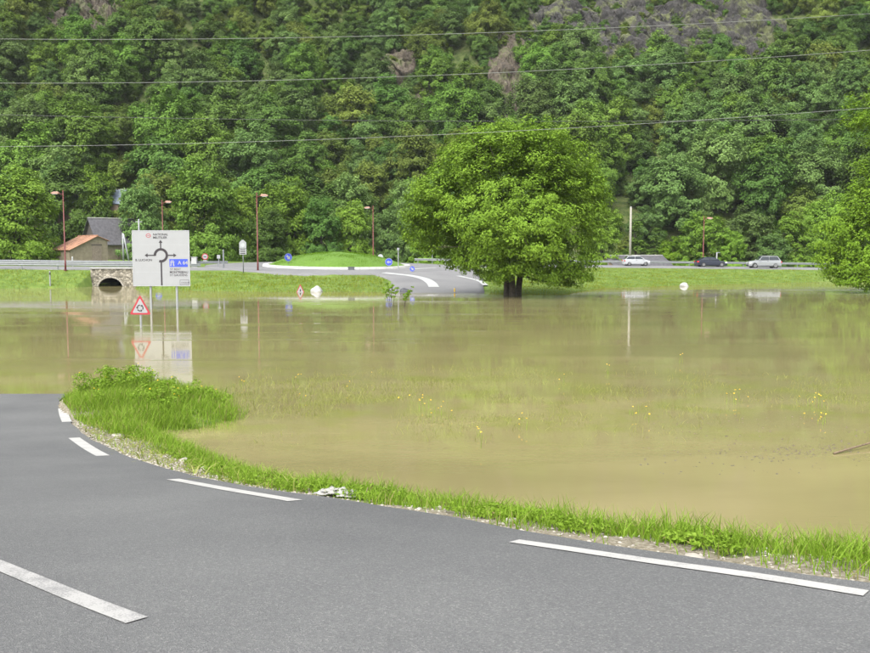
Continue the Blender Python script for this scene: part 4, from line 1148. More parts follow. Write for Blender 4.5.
mb = MB(); px_, pz_ = sx(150.2), sz(235.5)
for k in range(20):
    t0, t1 = 2 * math.pi * k / 20, 2 * math.pi * (k + 1) / 20
    mb.prism([(px_ + .17 * r_ * math.cos(t_), pz_ + .14 * r_ * math.sin(t_)) for r_, t_ in ((.78, t0), (1, t0), (1, t1), (.78, t1))], -.006, -.001)
mb.box(px_ - .09, px_ + .09, -.006, -.001, pz_ - .012, pz_ + .012); mb.build('red_symbol', 'sign_red', panel)
mb = MB(); mb.box(sx(170.6), sx(188.8), -.008, -.001, sz(266.9), sz(259.0)); blue = mb.build('motorway_plate', 'sign_blue', panel)
mb = MB()
for s in (-1, 1):
    mb.prism([(sx(173.4) + s * .05, sz(266.0)), (sx(173.4) + s * .15, sz(266.0)), (sx(173.4) + s * .07, sz(259.8)), (sx(173.4) + s * .03, sz(259.8))], -.012, -.0085)
mb.box(sx(171.3), sx(175.6), -.0125, -.0085, sz(262.4), sz(261.6)); mb.build('motorway_symbol', 'sign_white', blue)
text('A 64', .34, 'sign_white', blue, (sx(179.0), -.010, sz(265.4)), bold=.008)
text('ST BEAT', .20, 'sign_black', panel, (sx(171.0), -.002, sz(270.8)))
text('MONTREJEAU', .20, 'sign_black', panel, (sx(170.6), -.002, sz(273.7)), bold=.005)
text('ST GAUDENS', .20, 'sign_black', panel, (sx(170.6), -.002, sz(276.7)), bold=.002)
mb = MB(); x0, x1, z0, z1 = sx(180.6), sx(189.6), sz(284.9), sz(279.8)
for bx_ in ((x0, x1, z1 - .02, z1), (x0, x1, z0, z0 + .02), (x0, x0 + .02, z0 + .021, z1 - .021), (x1 - .02, x1, z0 + .021, z1 - .021)): mb.box(bx_[0], bx_[1], -.006, -.001, bx_[2], bx_[3])
mb.build('inset_frame', 'sign_black', panel)
text('CHAUM', .16, 'sign_black', panel, (sx(181.8), -.002, sz(284.0)))
tag(root, 'large white direction sign with black roundabout diagram on two posts in the water', 'road sign')

def tri_sign(px, py_top, py_bot, wpx, D, label, water=True, symbol='ring', post=True):
    c = atY(px, py_bot, D); k = D / FPX; h = (py_bot - py_top) * k; w_ = wpx * k; zb = c[2]
    root = empty('warning_sign', (c[0], D, 0 if water else Ts(c[0], D)))
    zo = root.location.z; zb -= zo
    def tri(s):   # rounded triangle scaled about its centroid
        P = [(-w_ / 2, zb), (w_ / 2, zb), (0, zb + h)]; m_ = (0, zb + h / 3); out = []
        for i in range(3):
            a, b_, c_ = Vector(P[i - 1]), Vector(P[i]), Vector(P[(i + 1) % 3]); r_ = .07 * w_
            for u in np.linspace(0, 1, 5):
                p0 = b_ + (a - b_).normalized() * r_ * 1.6; p2 = b_ + (c_ - b_).normalized() * r_ * 1.6
                q = p0 * (1 - u) ** 2 + b_ * 2 * u * (1 - u) + p2 * u * u; out.append((m_[0] + (q.x - m_[0]) * s, m_[1] + (q.y - m_[1]) * s))
        return out
    mb = MB(); mb.prism(tri(1.0), 0, .025); mb.build('red_border', 'sign_red', root)
    mb = MB(); mb.prism(tri(.74), -.005, -.001); face = mb.build('white_face', 'sign_white', root)
    mb = MB(); zc_ = zb + h * .33
    if symbol == 'ring':
        for j in range(3):
            s0 = R(90 + 120 * j); r0 = .135 * w_
            for q in range(7):
                t0 = s0 + R(78) * q / 7; t1 = s0 + R(78) * (q + 1) / 7
                mb.prism([(r_ * math.cos(t_), zc_ + r_ * math.sin(t_)) for r_, t_ in ((r0 * .82, t0), (r0 * 1.18, t0), (r0 * 1.18, t1), (r0 * .82, t1))], -.009, -.0055)
            te = s0 + R(78)
            mb.prism([(r0 * .5 * math.cos(te), zc_ + r0 * .5 * math.sin(te)), (r0 * 1.5 * math.cos(te), zc_ + r0 * 1.5 * math.sin(te)), (r0 * math.cos(te + .55), zc_ + r0 * math.sin(te + .55))], -.0095, -.0055)
    else:
        mb.prism([(-.05 * w_, zc_ - .13 * w_), (.07 * w_, zc_ - .13 * w_), (.09 * w_, zc_ + .02 * w_), (.02 * w_, zc_ + .2 * w_), (-.06 * w_, zc_ + .05 * w_)], -.009, -.0055)
    mb.build('symbol', 'sign_black', face)
    mb = MB(); mb.box(-.04, .04, .027, .09, -1.2 if water else -.3, zb + h * .75); mb.build('post', 'pale_post', root)
    tag(root, label, 'road sign')
tri_sign(140.3, 294.6, 314.6, 21.5, 47.3, 'red bordered triangular roundabout warning sign beside the big white sign')
tri_sign(300.3, 284.0, 293.6, 9.2, 87.5, 'small red and white warning triangle half drowned beside a white boulder', symbol='other')

def disc_sign(px, py, dpx, D, label, face='sign_blue', sym='arrow', ground=True, turn=0, back=False, under=None, red=False):
    c = atY(px, py, D); k = D / FPX; r_ = dpx * k / 2; g0 = Ts(c[0], D) if ground else 0
    if math.hypot(c[0] - ISL[0], D - ISL[1]) < IR - .5: g0 += .22 + 1.72 * (1 - (math.hypot(c[0] - ISL[0], D - ISL[1]) / (IR - .55)) ** 2.2)
    root = empty('traffic_sign', (c[0], D, g0), turn); h = c[2] - g0
    mb = MB(); mb.disc((0, 0, h), r_, .025, 28); face_o = mb.build('disc', 'sign_back' if back else ('sign_red' if red else face), root)
    if red: mb = MB(); mb.disc((0, -.004, h), r_ * .74, .003, 28); mb.build('white_face', 'sign_white', face_o)
    elif not back:
        mb = MB(); mb.disc((0, -.004, h), r_ * .97, .003, 28, r_in=r_ * .90); mb.build('white_rim', 'sign_white', face_o)
    mb = MB()
    if sym == 'arrow':
        mb.prism([(-r_ * .6, h), (-r_ * .05, h + r_ * .45), (-r_ * .05, h + r_ * .16), (r_ * .6, h + r_ * .16), (r_ * .6, h - r_ * .16), (-r_ * .05, h - r_ * .16), (-r_ * .05, h - r_ * .45)], -.006, -.001)
        mb.build('arrow', 'sign_white', face_o)
    elif sym == 'bar':
        mb.box(-r_ * .5, r_ * .5, -.008, -.0045, h - r_ * .12, h + r_ * .12); mb.build('symbol', 'sign_black', face_o)
    elif sym == 'down':
        q = [(-.6, .25), (-.25, .6), (.2, .12), (.45, .4), (.5, -.5), (-.4, -.45), (-.12, -.2)]
        mb.prism([(a * r_, h + b_ * r_) for a, b_ in q], -.006, -.001); mb.build('arrow', 'sign_white', face_o)
    if under: mb = MB(); mb.box(-r_ * .6, r_ * .6, -.002, .022, h - r_ * 2.0, h - r_ * 1.1); mb.build('lower_plate', 'sign_white', root)
    mb = MB(); mb.tube([(0, .055, -.4), (0, .055, h + r_ * .6)], .03, 8); mb.build('post', 'galvanised', root, smooth=True)
    tag(root, label, 'road sign')
disc_sign(288.3, 257.3, 8.0, 113.5, 'blue arrow sign at the left end of the roundabout mound', sym='down', turn=.5)
disc_sign(388.8, 262.0, 7.6, 114.0, 'round blue sign with white arrow on the right of the roundabout mound')
disc_sign(412.2, 268.8, 5.6, 107.0, 'low tilted blue arrow sign on the splitter island', sym='down', turn=-.4)
disc_sign(380.5, 256.6, 5.0, 123.5, 'grey back of a round sign near the top of the mound', back=True, sym=None)
disc_sign(205.0, 256.6, 6.4, 115.8, 'round red ringed sign with white plate under it, right of the big sign', red=True, sym='bar', under=True)
disc_sign(158.5, 279.5, 7.0, 98.2, 'round blue sign at the water edge behind the big white sign', sym='down')

# small stacked direction plates left of the second lamp
D = 104.0; c = atY(243.2, 268, D); g0 = Ts(c[0], D); root = empty('direction_plates', (c[0], D, g0)); k = D / FPX
zz_ = lambda py: atY(243, py, D)[2] - g0
mb = MB(); mb.tube([(0, .06, -.4), (0, .06, zz_(241.5))], .055, 8); mb.build('post', 'galvanised', root, smooth=True)
mb = MB(); mb.prism([(-.40, zz_(248)), (.40, zz_(248)), (.40, zz_(242.5)), (.1, zz_(239.8)), (-.1, zz_(239.8)), (-.40, zz_(242.5))], -.03, 0); mb.build('upper_plate', 'sign_white', root)
mb = MB(); mb.box(-.40, .40, -.03, 0, zz_(254.5), zz_(248.4)); lp = mb.build('lower_plate', 'sign_white', root)
mb = MB()
for q in (249.3, 251.2, 253.0): mb.box(-.32, .28, -.034, -.031, zz_(q + .8), zz_(q))
mb.build('lettering', 'sign_black', lp)
mb = MB(); mb.disc((0, -.034, zz_(245)), .22, .003, 18); mb.build('emblem', 'sign_back', root)
tag(root, 'stacked white direction plates on a grey post left of a red lamp post', 'road sign')

def small_post(px, py0, py1, D, rad, mat, label, name='marker_post', head=None, cat='post', water=False, lean=0):
    c = atY(px, py1, D); g0 = 0 if water else Ts(c[0], D); top = atY(px, py0, D)[2] - g0
    root = empty(name, (c[0], D, g0)); mb = MB()
    mb.tube([(0, 0, -.9 if water else -.5), (lean * .5, 0, top * .5), (lean, 0, top - rad), (lean, 0, top)], [rad, rad, rad, rad * .6], 10); mb.build('shaft', mat, root, smooth=False)
    if head == 'cap': mb = MB(); mb.tube([(0, 0, top * .78), (0, 0, top * .9)], rad * 1.06, 10); mb.build('band', 'sign_black', root)
    if head == 'box': mb = MB(); mb.box(-.14, .14, -.12, .12, top + .003, top + .32); mb.build('head', 'pale_post', root, bevel=.03)
    if head == 'plate': mb = MB(); mb.box(-.2, .2, -.055, -.035, top - .42, top + .02); mb.build('plate', 'sign_white', root)
    if head == 'arm': mb = MB(); mb.box(-.12, .45, -.05, .05, top - .05, top + .04); mb.build('arm', 'pale_post', root)
    return tag(root, label, cat)
small_post(50.3, 271, 287, 97.5, .07, 'pale_post', 'white marker post in the water in front of the left bank', head='cap', water=True)
small_post(72.6, 256.5, 263, 112.3, .09, 'white_paint', 'short white post on the road beside the stone shed')
small_post(223.6, 249.5, 264, 110.5, .10, 'galvanised', 'thick plain grey post right of the round red ringed sign')
small_post(218.8, 255, 264, 112.0, .045, 'pale_post', 'short post with small white plate beside the thick grey post', head='plate', cat='road sign')
small_post(398.3, 250.5, 268, 111.2, .06, 'pale_post', 'slim pale post with a box head by the mound', head='box')
small_post(432.3, 250.5, 265, 136.6, .06, 'galvanised', 'thin grey post behind the rail at the roundabout exit')
small_post(454.6, 288.2, 293.5, 87.0, .07, 'yellow_paint', 'small yellow marker post where the road dips into the water')
small_post(716.5, 252.5, 268, 134.6, .09, 'white_paint', 'white post with short arm behind the dark car', head='arm')

# cabinet boxes
def cabinet(px, py0, py1, wpx, D, mat, label, name='cabinet'):
    c = atY(px, py1, D); k = D / FPX; w_ = wpx * k / 2; g0 = Ts(c[0], D) + .06; root = empty(name, (c[0], D, g0)); h = max(.3, atY(px, py0, D)[2] - g0)
    mb = MB(); mb.box(-w_, w_, -.2, .2, -.3, h); bd = mb.build('body', mat, root, bevel=.03)
    mb = MB(); mb.box(-w_ - .04, w_ + .04, -.24, .24, h + .002, h + .06); mb.build('lid', mat, root, bevel=.015)
    mb = MB(); mb.box(-w_ * .85, w_ * .85, -.215, -.203, .05, h - .06); mb.build('door', mat, root)
    tag(root, label, 'cabinet')
cabinet(194.4, 257.4, 264, 5.4, 113.5, 'white_paint', 'white cabinet beside the far road just right of the big sign')
cabinet(351.3, 267.2, 271.5, 6.4, 109.0, 'dark_box', 'dark grey box at the kerb in front of the mound')

# boulders in the water
for px, py, wx, hz_, D, mat, lab, sd in [(316.8, 290.5, .62, .50, 88.6, 'white_stone', 'white rounded boulder beside the small red triangle', 1.0), (684.2, 287.2, .52, .46, 101.5, 'white_stone', 'white rounded boulder alone off the right bank', 2.0),
                                   (404.5, 292.5, .50, .42, 86.8, 'dark_stone_and_shade', 'dark grey boulder behind the drowned sapling', 3.1)]:
    c = atY(px, py, D); stone('boulder', (c[0], D, .02), (wx, wx * .85, hz_), mat, lab, sd, cat='boulder')

# drowned sapling
c = atz(391, 307, 0); root = empty('sapling', (c[0], c[1], 0)); g = np.random.default_rng(77); mb = MB(); C = []
for (ex, ey, ez) in ((-.25, .1, 1.95), (.15, -.1, 1.65), (-.55, 0, 1.35), (1.45, 0, 1.35), (1.2, .1, .95), (.45, .1, 1.3)):
    bx = .85 if ex > 1 else (-.05 if ex < 0.2 else .1)
    p = [np.array([bx, 0, -.5]), np.array([bx + (ex - bx) * .4, ey * .5, ez * .5]), np.array([ex, ey, ez])]; mb.tube(p, [.022, .016, .006], 6)
    for q in np.linspace(.35, 1, 8): C.append(p[1] + (p[2] - p[1]) * (q - .35) / .65 + g.normal(size=3) * .07)
mb.build('stem', 'bark', root, smooth=True)
V, F_, ti = leaves(np.array(C), np.full(len(C), .14), 9, .15, g, up=.3); link('foliage', np_mesh('foliage', V, F_, 'leaf_lime', ti), root)
tag(root, 'spindly leafy sapling standing in the water below the roundabout', 'sapling')

# ------------------------------------------------------------------ red street lamps
def lamp(px, top_py, D, label, side=1, base_py=None):
    c = atY(px, 262, D); g0 = Ts(c[0], D); top = atY(px, top_py, D)[2] - g0
    root = empty('street_lamp', (c[0], D, g0)); mb = MB()
    mb.tube([(0, 0, -.3), (0, 0, .9), (0, 0, .95), (0, 0, top)], [.105, .105, .085, .05], 12); pl = mb.build('pole', 'lamp_red', root, smooth=True)
    mb = MB(); mb.box(-.17, .17, -.17, .17, .05, .12); mb.build('base_plate', 'lamp_red', root)
    mb = MB(); mb.tube([(0, 0, top - .55), (side * .35, 0, top - .40), (side * .75, 0, top - .33)], .04, 8); mb.build('arm', 'lamp_red', root, smooth=True)
    hd = MB(); z = top - .36
    hd.prism([(side * .45, z + .02), (side * .55, z + .19), (side * 1.05, z + .17), (side * 1.32, z + .05), (side * 1.28, z - .04), (side * .5, z - .06)], -.17, .17)
    h = hd.build('lantern', 'lamp_head', root, bevel=.03)
    mb = MB(); mb.box(min(side * .62, side * 1.18), max(side * .62, side * 1.18), -.13, .13, z - .10, z - .057); mb.build('lens', 'glass_lens', h)
    return tag(root, label, 'street lamp', 'red street lamps along the far road')
lamp(65.3, 190, 102.8, 'red street lamp left of the rusty roofed shed', side=-1)
lamp(112.6, 220.5, 150, 'short looking red street lamp in front of the dark slate roof')
lamp(163.5, 199.5, 126, 'red street lamp rising behind the big white sign')
lamp(257.8, 192.5, 106.2, 'tall red street lamp at the left end of the roundabout')
lamp(373.3, 205.5, 138, 'red street lamp behind the roundabout mound', side=-1)
lamp(703.0, 216.0, 141.5, 'red street lamp above the dark car')

# ------------------------------------------------------------------ poles and cables
c = atY(630, 262, 141); g0 = Ts(c[0], 141); top = atY(630, 207, 141)[2] - g0
mb = MB(); root = empty('utility_pole', (c[0], 141, g0)); mb.tube([(0, 0, -.5), (0, 0, top * .5), (0, 0, top)], [.21, .18, .15], 12); mb.build('shaft', 'pole_wood', root, smooth=True)
mb = MB(); mb.tube([(0, 0, top + .001), (0, 0, top + .1)], [.16, .05], 12); mb.build('cap', 'galvanised', root); tag(root, 'tall bare wooden pole above the white car', 'utility pole')
D = 128.; c = atY(123.5, 262, D); g0 = Ts(c[0], D); top = atY(123, 233, D)[2] - g0; root = empty('utility_pole', (c[0], D, g0))
mb = MB(); mb.tube([(0, 0, -.4), (0, 0, top)], [.13, .10], 10); mb.build('shaft', 'pale_post', root, smooth=True)
mb = MB(); mb.tube([(.85, 0, -.4), (.1, 0, top * .97)], [.12, .09], 10); mb.build('strut', 'pale_post', root, smooth=True)
tag(root, 'pale braced pole with slanting strut just left of the big white sign', 'utility pole')
D = 134.; c = atY(139.8, 262, D); g0 = Ts(c[0], D); top = atY(140, 219, D)[2] - g0; root = empty('utility_pole', (c[0], D, g0))
mb = MB(); mb.tube([(0, 0, -.4), (0, 0, top)], [.14, .10], 10); mb.build('shaft', 'pale_post', root, smooth=True)
mb = MB(); mb.box(-.5, .5, -.05, .05, top - .45, top - .35); mb.build('crossarm', 'pale_post', root)
tag(root, 'slim grey pole whose top shows above the left of the big white sign', 'utility pole')
def service_cable(a, b, label, sag=.4, rad=.012, mat='cable_dark'):
    a, b = Vector(a), Vector(b); pts = [a.lerp(b, u) - a + Vector((0, 0, -sag * 4 * u * (1 - u))) for u in np.linspace(0, 1, 25)]
    mb = MB(); mb.tube(pts, rad, 6); o = mb.build('service_cable', mat, smooth=True); o.location = a; return tag(o, label, 'cable')
service_cable((c[0] - .4, D, g0 + top - .30), atY(112, 224, 140.5), 'thin cable between the barn and the slim grey pole', .35, .014, 'cable_metal')

def cable(pp, Yf, rad, mat, label):
    P = []
    for px, py in pp:
        r_ = ray(px, py); s = Yf[0] / (r_[1] - Yf[1] * r_[0]); P.append((r_[0] * s, r_[1] * s, CAMZ + r_[2] * s))
    P = np.array(P); co = np.polyfit(P[:, 0], P[:, 2], 2)
    xs = np.linspace(-62, 58, 90); pts = [(x, Yf[0] + Yf[1] * x, float(np.polyval(co, x))) for x in xs]
    o0 = np.array(pts[0]); mb = MB(); mb.tube([np.array(q) - o0 for q in pts], rad, 6); o = mb.build('power_cable', mat, smooth=True); o.location = o0
    tag(o, label, 'power cable', 'overhead power cables')
cable([(0, 38.8), (435, 34.2), (870, 13.6)], (52, -.10), .0125, 'cable_metal', 'topmost pale overhead power cable across the hillside')
cable([(0, 83), (435, 75.2), (870, 50)], (52, -.10), .0125, 'cable_metal', 'middle pale overhead power cable across the hillside')
cable([(0, 146.5), (435, 134.8), (860, 108.5)], (50, -.10), .0125, 'cable_metal', 'lowest pale overhead power cable passing the top of the big tree')
cable([(60, 116), (250, 119.3), (440, 121)], (95, 0), .022, 'cable_dark', 'dark thin overhead cable between the middle and lowest pale cables')

# ------------------------------------------------------------------ buildings
def poly_obj(name, faces, mat, parent, thick=0):
    mb = MB()
    for f in faces: mb.add(f, [tuple(range(len(f)))])
    o = mb.build(name, mat, parent, fix=False)
    if thick: s = o.modifiers.new('thick', 'SOLIDIFY'); s.thickness = thick; s.offset = -1
    return o
def gable_house(name, loc, rz, L, Wl, Wr, zb, zle, zre, za, walls, roofm, label, over=.25, door=None, window=None, gable=None, cat='house', sheets=0):
    """gable wall at local y=0 facing -Y from x=-Wl to Wr, ridge runs back along +Y"""
    root = empty(name, loc, rz)
    g_ = [(-Wl, zb), (Wr, zb), (Wr, zre), (0, za), (-Wl, zle)]
    poly_obj('gable_wall', [[(a, 0, b_) for a, b_ in g_]], gable or walls, root, .2)
    poly_obj('gable_wall', [[(a, L, b_) for a, b_ in reversed(g_)]], walls, root, .2)
    poly_obj('side_wall', [[(-Wl, L, zb), (-Wl, 0.003, zb), (-Wl, .003, zle), (-Wl, L, zle)]], walls, root, .2)
    poly_obj('side_wall', [[(Wr, 0.003, zb), (Wr, L, zb), (Wr, L, zre), (Wr, .003, zre)]], walls, root, .2)
    sl_ = (za - zle) / Wl; sr_ = (za - zre) / Wr
    for nm, q in (('roof_slope', [(0, -over, za + .08), (0, L + over, za + .08), (-Wl - over, L + over, zle - over * sl_ + .08), (-Wl - over, -over, zle - over * sl_ + .08)]),
                  ('roof_slope', [(0, L + over, za + .082), (0, -over, za + .082), (Wr + over, -over, zre - over * sr_ + .08), (Wr + over, L + over, zre - over * sr_ + .08)])):
        rf = poly_obj(nm, [q], roofm, root, .07)
        if sheets:   # seams between roof sheets
            for k in range(1, sheets):
                y_ = -over + (L + 2 * over) * k / sheets; a, d = Vector(q[0]), Vector(q[3] if q[2][0] < 0 else q[2])
                mb = MB(); mb.tube([(a.x, y_, a.z + .01), (d.x, y_, d.z + .01)], .035, 5); mb.build('roof_seam', roofm, rf)
    mb = MB(); mb.tube([(0, -over, za + .10), (0, L + over, za + .10)], .09, 8); mb.build('ridge_cap', 'concrete' if roofm != 'rust_tin' else roofm, root)
    for (kind, x0, x1, z0, z1) in (door or []):
        mb = MB(); mb.box(x0, x1, -.06, .02, z0, z1); d_ = mb.build('door' if kind == 'door' else 'window', 'door_wood' if kind == 'door' else 'white_paint', root)
        if kind == 'window': mb = MB(); mb.box(x0 + .12, x1 - .12, -.075, -.063, z0 + .12, z1 - .12); mb.build('pane', 'car_glass', d_)
        else: mb = MB(); mb.box(x0 - .08, x1 + .08, -.08, -.005, z1 + .003, z1 + .14); mb.build('lintel', 'dark_wood_and_shade', d_)
    return tag(root, label, cat)
D = 125.
c = atY(97.0, 236.2, D); g0 = Ts(c[0], D)
gable_house('stone_shed', (c[0], D, g0), R(45), 5.6, 3.75, 1.45, -.6, atY(78, 249.6, D - 2.5)[2] - g0, atY(105, 240.6, D + 1)[2] - g0, c[2] - g0, 'stucco', 'rust_tin', 'small stone shed with a rusty red tin roof beyond the bridge', door=[('door', -.75, .55, -.4, 2.35)], cat='shed', sheets=6)
D = 143.
c = atY(90.3, 218.5, D); g0 = Ts(c[0], D)
gable_house('slate_barn', (c[0], D, g0), R(-48), 6.6, 2.9, 2.9, -.6, c[2] - g0 - 3.4, c[2] - g0 - 3.6, c[2] - g0, 'stucco', 'slate', 'tall barn with steep dark slate roof behind the stone shed', gable='dark_wood_and_shade', over=.45, door=[('window', -1.1, .9, c[2] - g0 - 4.1, c[2] - g0 - 2.6)], cat='barn')  # front gable coloured dark to paint in the shadow on that side
D = 170.
c = atY(82, 190, D); g0 = Ts(c[0], D)
hb = gable_house('house', (c[0] + 8, D, g0), R(90), 16, 3.6, 3.6, -1.5, c[2] - g0 - 2.6, c[2] - g0 - 2.6, c[2] - g0, 'pink_stucco', 'blue_slate', 'house with blue grey roof glimpsed between the trees behind the barn')
D = 150.
c0 = atY(606, 256, D); c1 = atY(666, 256, D); g0 = Ts(c0[0], D)
gable_house('low_building', (c0[0], D, g0), R(90) * -1 + R(14), c1[0] - c0[0], 4.0, 4.0, -.8, c0[2] - g0 - 1.7, c0[2] - g0 - 1.7, c0[2] - g0, 'pink_stucco', 'slate', 'long low building with grey slate roof behind the white car', over=.35, cat='building')

# ------------------------------------------------------------------ cars
def loft(sections, mat, name, parent, smooth=True):
    """sections: (x, [(y,z) half profile from bottom to top]) mirrored across y"""
    mb = MB(); rings = []
    for x, hp in sections: rings.append([(x, y, z) for y, z in hp] + [(x, -y, z) for y, z in reversed(hp)])
    n = len(rings[0]); vs = [p for r_ in rings for p in r_]
    fs = [(i * n + k, i * n + (k + 1) % n, (i + 1) * n + (k + 1) % n, (i + 1) * n + k) for i in range(len(rings) - 1) for k in range(n)]
    fs += [tuple(range(n)), tuple(range((len(rings) - 1) * n, len(rings) * n))]
    mb.add(vs, fs); o = mb.build(name, mat, parent, smooth=False); return o
def car(name, loc, rz, L, W, Hh, mat, prof, label, wheel=.32, bumper=None, rail=False):
    """prof: dict with z levels and x stations, front towards +X; origin mid length on the ground"""
    root = empty(name, loc, rz); w2 = W / 2; gc = prof['clear']; belt = prof['belt']; hood = prof['hood']; deck = prof['deck']
    xf, xr = L / 2, -L / 2; xa, xb, xc, xd = prof['x']       # windscreen foot, roof front, roof rear, rear glass foot
    st = [(xf, .80, hood * .62), (xf - .12, .90, hood * .80), (xf - .5, .97, hood * .95), (xa + .15, 1.0, hood), (xa, 1.0, belt), (xb, 1.0, belt + .02), (xc, 1.0, belt + .04), (xd, .99, deck), (xr + .35, .96, deck * .98), (xr + .08, .92, deck * .90), (xr, .84, deck * .70)]
    secs = [(x, [(w2 * q * .90, gc), (w2 * q, gc + .12), (w2 * q, max(gc + .2, (gc + t_) * .58)), (w2 * q * .97, t_ - .05), (w2 * q * .88, t_)]) for x, q, t_ in st]
    body = loft(secs, mat, 'body', root)
    gh = [(xa, belt - .02, .90), (xb, Hh - .03, .76), ((xb + xc) / 2, Hh, .76), (xc, Hh - .04, .75), (xd, deck - .02, .86)]
    loft([(x, [(w2 * .92, min(belt, z) - .04), (w2 * (q + .02), max(min(belt + .02, z), belt - .05)), (w2 * q, z - .02), (w2 * (q - .12), z)]) for x, z, q in gh], mat, 'roof', root)
    for s in (-1, 1):   # side glass
        yb, yt = s * (w2 * .90 + .012), s * (w2 * .775 + .012)
        zt = Hh - .12; zb_ = belt + .05
        def xi(z, x0, z0, x1, z1): return x0 + (x1 - x0) * (z - z0) / (z1 - z0)
        xfb, xft = xi(zb_, xa, belt, xb, Hh) - .12, xi(zt, xa, belt, xb, Hh) - .12; xrb, xrt = xi(zb_, xd, deck, xc, Hh) + .14, xi(zt, xd, deck, xc, Hh) + .14
        xm = (xfb + xrb) / 2 + .05
        for a, b_, e, f_ in ((xm + .04, xfb, xft, xm + .04), (xrb, xm - .04, xm - .04, xrt)):
            mb = MB(); mb.add([(a, yb, zb_), (b_, yb, zb_), (e, yt, zt), (f_, yt, zt), (a, yb - s * .03, zb_), (b_, yb - s * .03, zb_), (e, yt - s * .03, zt), (f_, yt - s * .03, zt)], [(0, 1, 2, 3), (4, 7, 6, 5), (0, 4, 5, 1), (1, 5, 6, 2), (2, 6, 7, 3), (3, 7, 4, 0)])
            mb.build('side_window', 'car_glass', root)
        mb = MB(); mb.box(min(xm + .1, xm + .3), max(xm + .1, xm + .3), min(s * w2, s * (w2 + .015)), max(s * w2, s * (w2 + .015)), belt - .12, belt - .08); mb.build('door_handle', 'black_plastic', root)
        mb = MB(); mb.box(xfb - .12, xfb + .05, min(s * (w2 + .01), s * (w2 + .16)), max(s * (w2 + .01), s * (w2 + .16)), belt + .02, belt + .17); mb.build('mirror', mat, root, bevel=.02)
        mb = MB(); mb.box(xf - .34, xf - .06, min(s * w2 * .60, s * w2 * .95), max(s * w2 * .60, s * w2 * .95), hood * .62, hood * .80); mb.build('headlight', 'light_clear', root, bevel=.03)
        mb = MB(); mb.box(xr - .01, xr + .22, min(s * w2 * .62, s * w2 * .97), max(s * w2 * .62, s * w2 * .97), deck * .66, deck * .86); mb.build('tail_light', 'light_red', root, bevel=.03)
        if rail: mb = MB(); mb.tube([(xb, s * w2 * .68, Hh + .01), (xb - .1, s * w2 * .68, Hh + .06), (xc + .1, s * w2 * .68, Hh + .05), (xc, s * w2 * .68, Hh - .01)], .022, 6); mb.build('roof_rail', 'black_plastic', root)
        for xw in (xf - prof['fo'], xr + prof['ro']):
            mb = MB(); mb.disc((xw, s * w2 - (.0 if s < 0 else .20), wheel), wheel, .20, 24); wl = mb.build('wheel', 'tyre', root, bevel=.02)
            mb = MB(); yr = s * (w2 + .004); mb.disc((xw, min(yr, yr + s * .012), wheel), wheel * .60, .012, 20); mb.build('rim', 'rim', wl)
            mb = MB(); mb.disc((xw, s * w2 * .985 - (.0 if s < 0 else .02), wheel + .02), wheel * 1.17, .02, 24, r_in=wheel * 1.005); mb.build('wheel_arch', 'black_plastic', root)
    for nm, x0, z0, x1, z1, yo in (('windscreen', xa, belt, xb, Hh - .03, 1), ('rear_window', xd, deck, xc, Hh - .04, -1)):
        n_ = Vector((z1 - z0, 0, -(x1 - x0))); n_ *= (1 if (n_.x > 0) == (yo > 0) else -1); n_.normalize(); o_ = n_ * .018
        mb = MB(); a = [(x0 + (x1 - x0) * u, s * w2 * q, z0 + (z1 - z0) * u) for u, s, q in ((.10, -1, .80), (.10, 1, .80), (.9, 1, .66), (.9, -1, .66))]
        mb.add([(p[0] + o_.x, p[1], p[2] + o_.z) for p in a] + [(p[0] - o_.x, p[1], p[2] - o_.z) for p in a], [(0, 1, 2, 3), (7, 6, 5, 4), (0, 4, 5, 1), (1, 5, 6, 2), (2, 6, 7, 3), (3, 7, 4, 0)]); mb.build(nm, 'car_glass', root)
    mb = MB(); mb.box(xf - .1, xf + .03, -w2 * .72, w2 * .72, gc + .02, gc + .2); mb.build('bumper', bumper or 'black_plastic', root, bevel=.03)
    mb = MB(); mb.box(xr - .03, xr + .1, -w2 * .72, w2 * .72, gc + .02, gc + .24); mb.build('bumper', bumper or 'black_plastic', root, bevel=.03)
    mb = MB(); mb.box(xr + .5, xf - .5, -w2 * .93, w2 * .93, gc - .06, gc + .003); mb.build('underbody', 'black_plastic', root)
    return tag(root, label, 'car', 'cars on the far road')
def far_spot(px, D): c = atY(px, 270, D); return (c[0], D, Ts(c[0], D) + .104)
hatch = dict(clear=.2, belt=.93, hood=.88, deck=.96, x=(1.02, .35, -1.25, -1.80), fo=.72, ro=.68)
sedan = dict(clear=.18, belt=.92, hood=.84, deck=.98, x=(1.05, .25, -1.05, -1.85), fo=.85, ro=.90)
suv = dict(clear=.26, belt=1.08, hood=1.04, deck=1.10, x=(1.00, .38, -1.70, -2.12), fo=.85, ro=.85)
car('parked_car', far_spot(636, 133.0), R(3), 3.75, 1.64, 1.46, 'car_white', hatch, 'small white hatchback on the far road below the bare pole', wheel=.29, bumper='car_white')
car('parked_car', far_spot(710.5, 132.2), R(2), 4.35, 1.75, 1.42, 'car_dark', sedan, 'dark saloon car with red tail lights between the white and the silver car')
car('parked_car', far_spot(763.5, 129.6), R(180 - 4), 4.5, 1.84, 1.72, 'car_silver', suv, 'silver off-road car with roof rails facing left on the far road', wheel=.36, rail=True)


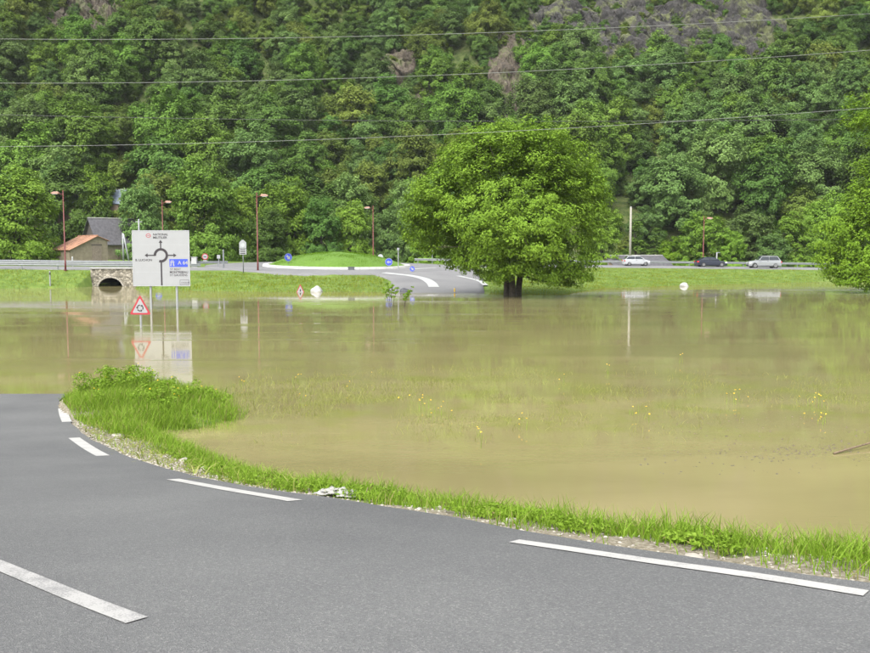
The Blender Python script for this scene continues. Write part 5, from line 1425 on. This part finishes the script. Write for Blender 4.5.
# ------------------------------------------------------------------ damp valley air
hm_ = bpy.data.materials.new('haze'); hm_.use_nodes = True; M['haze'] = hm_; t = hm_.node_tree; t.nodes.remove(t.nodes['Principled BSDF'])
pv = t.nodes.new('ShaderNodeVolumePrincipled'); pv.inputs['Color'].default_value = (.90, .94, .96, 1); pv.inputs['Density'].default_value = .00008
t.links.new(pv.outputs[0], t.nodes['Material Output'].inputs['Volume'])
mb = MB(); mb.box(-540, 540, -280, 720, -2.5, 420); hz = mb.build('haze', 'haze')
tag(hz, 'thin damp haze filling the valley', 'haze', kind='stuff')
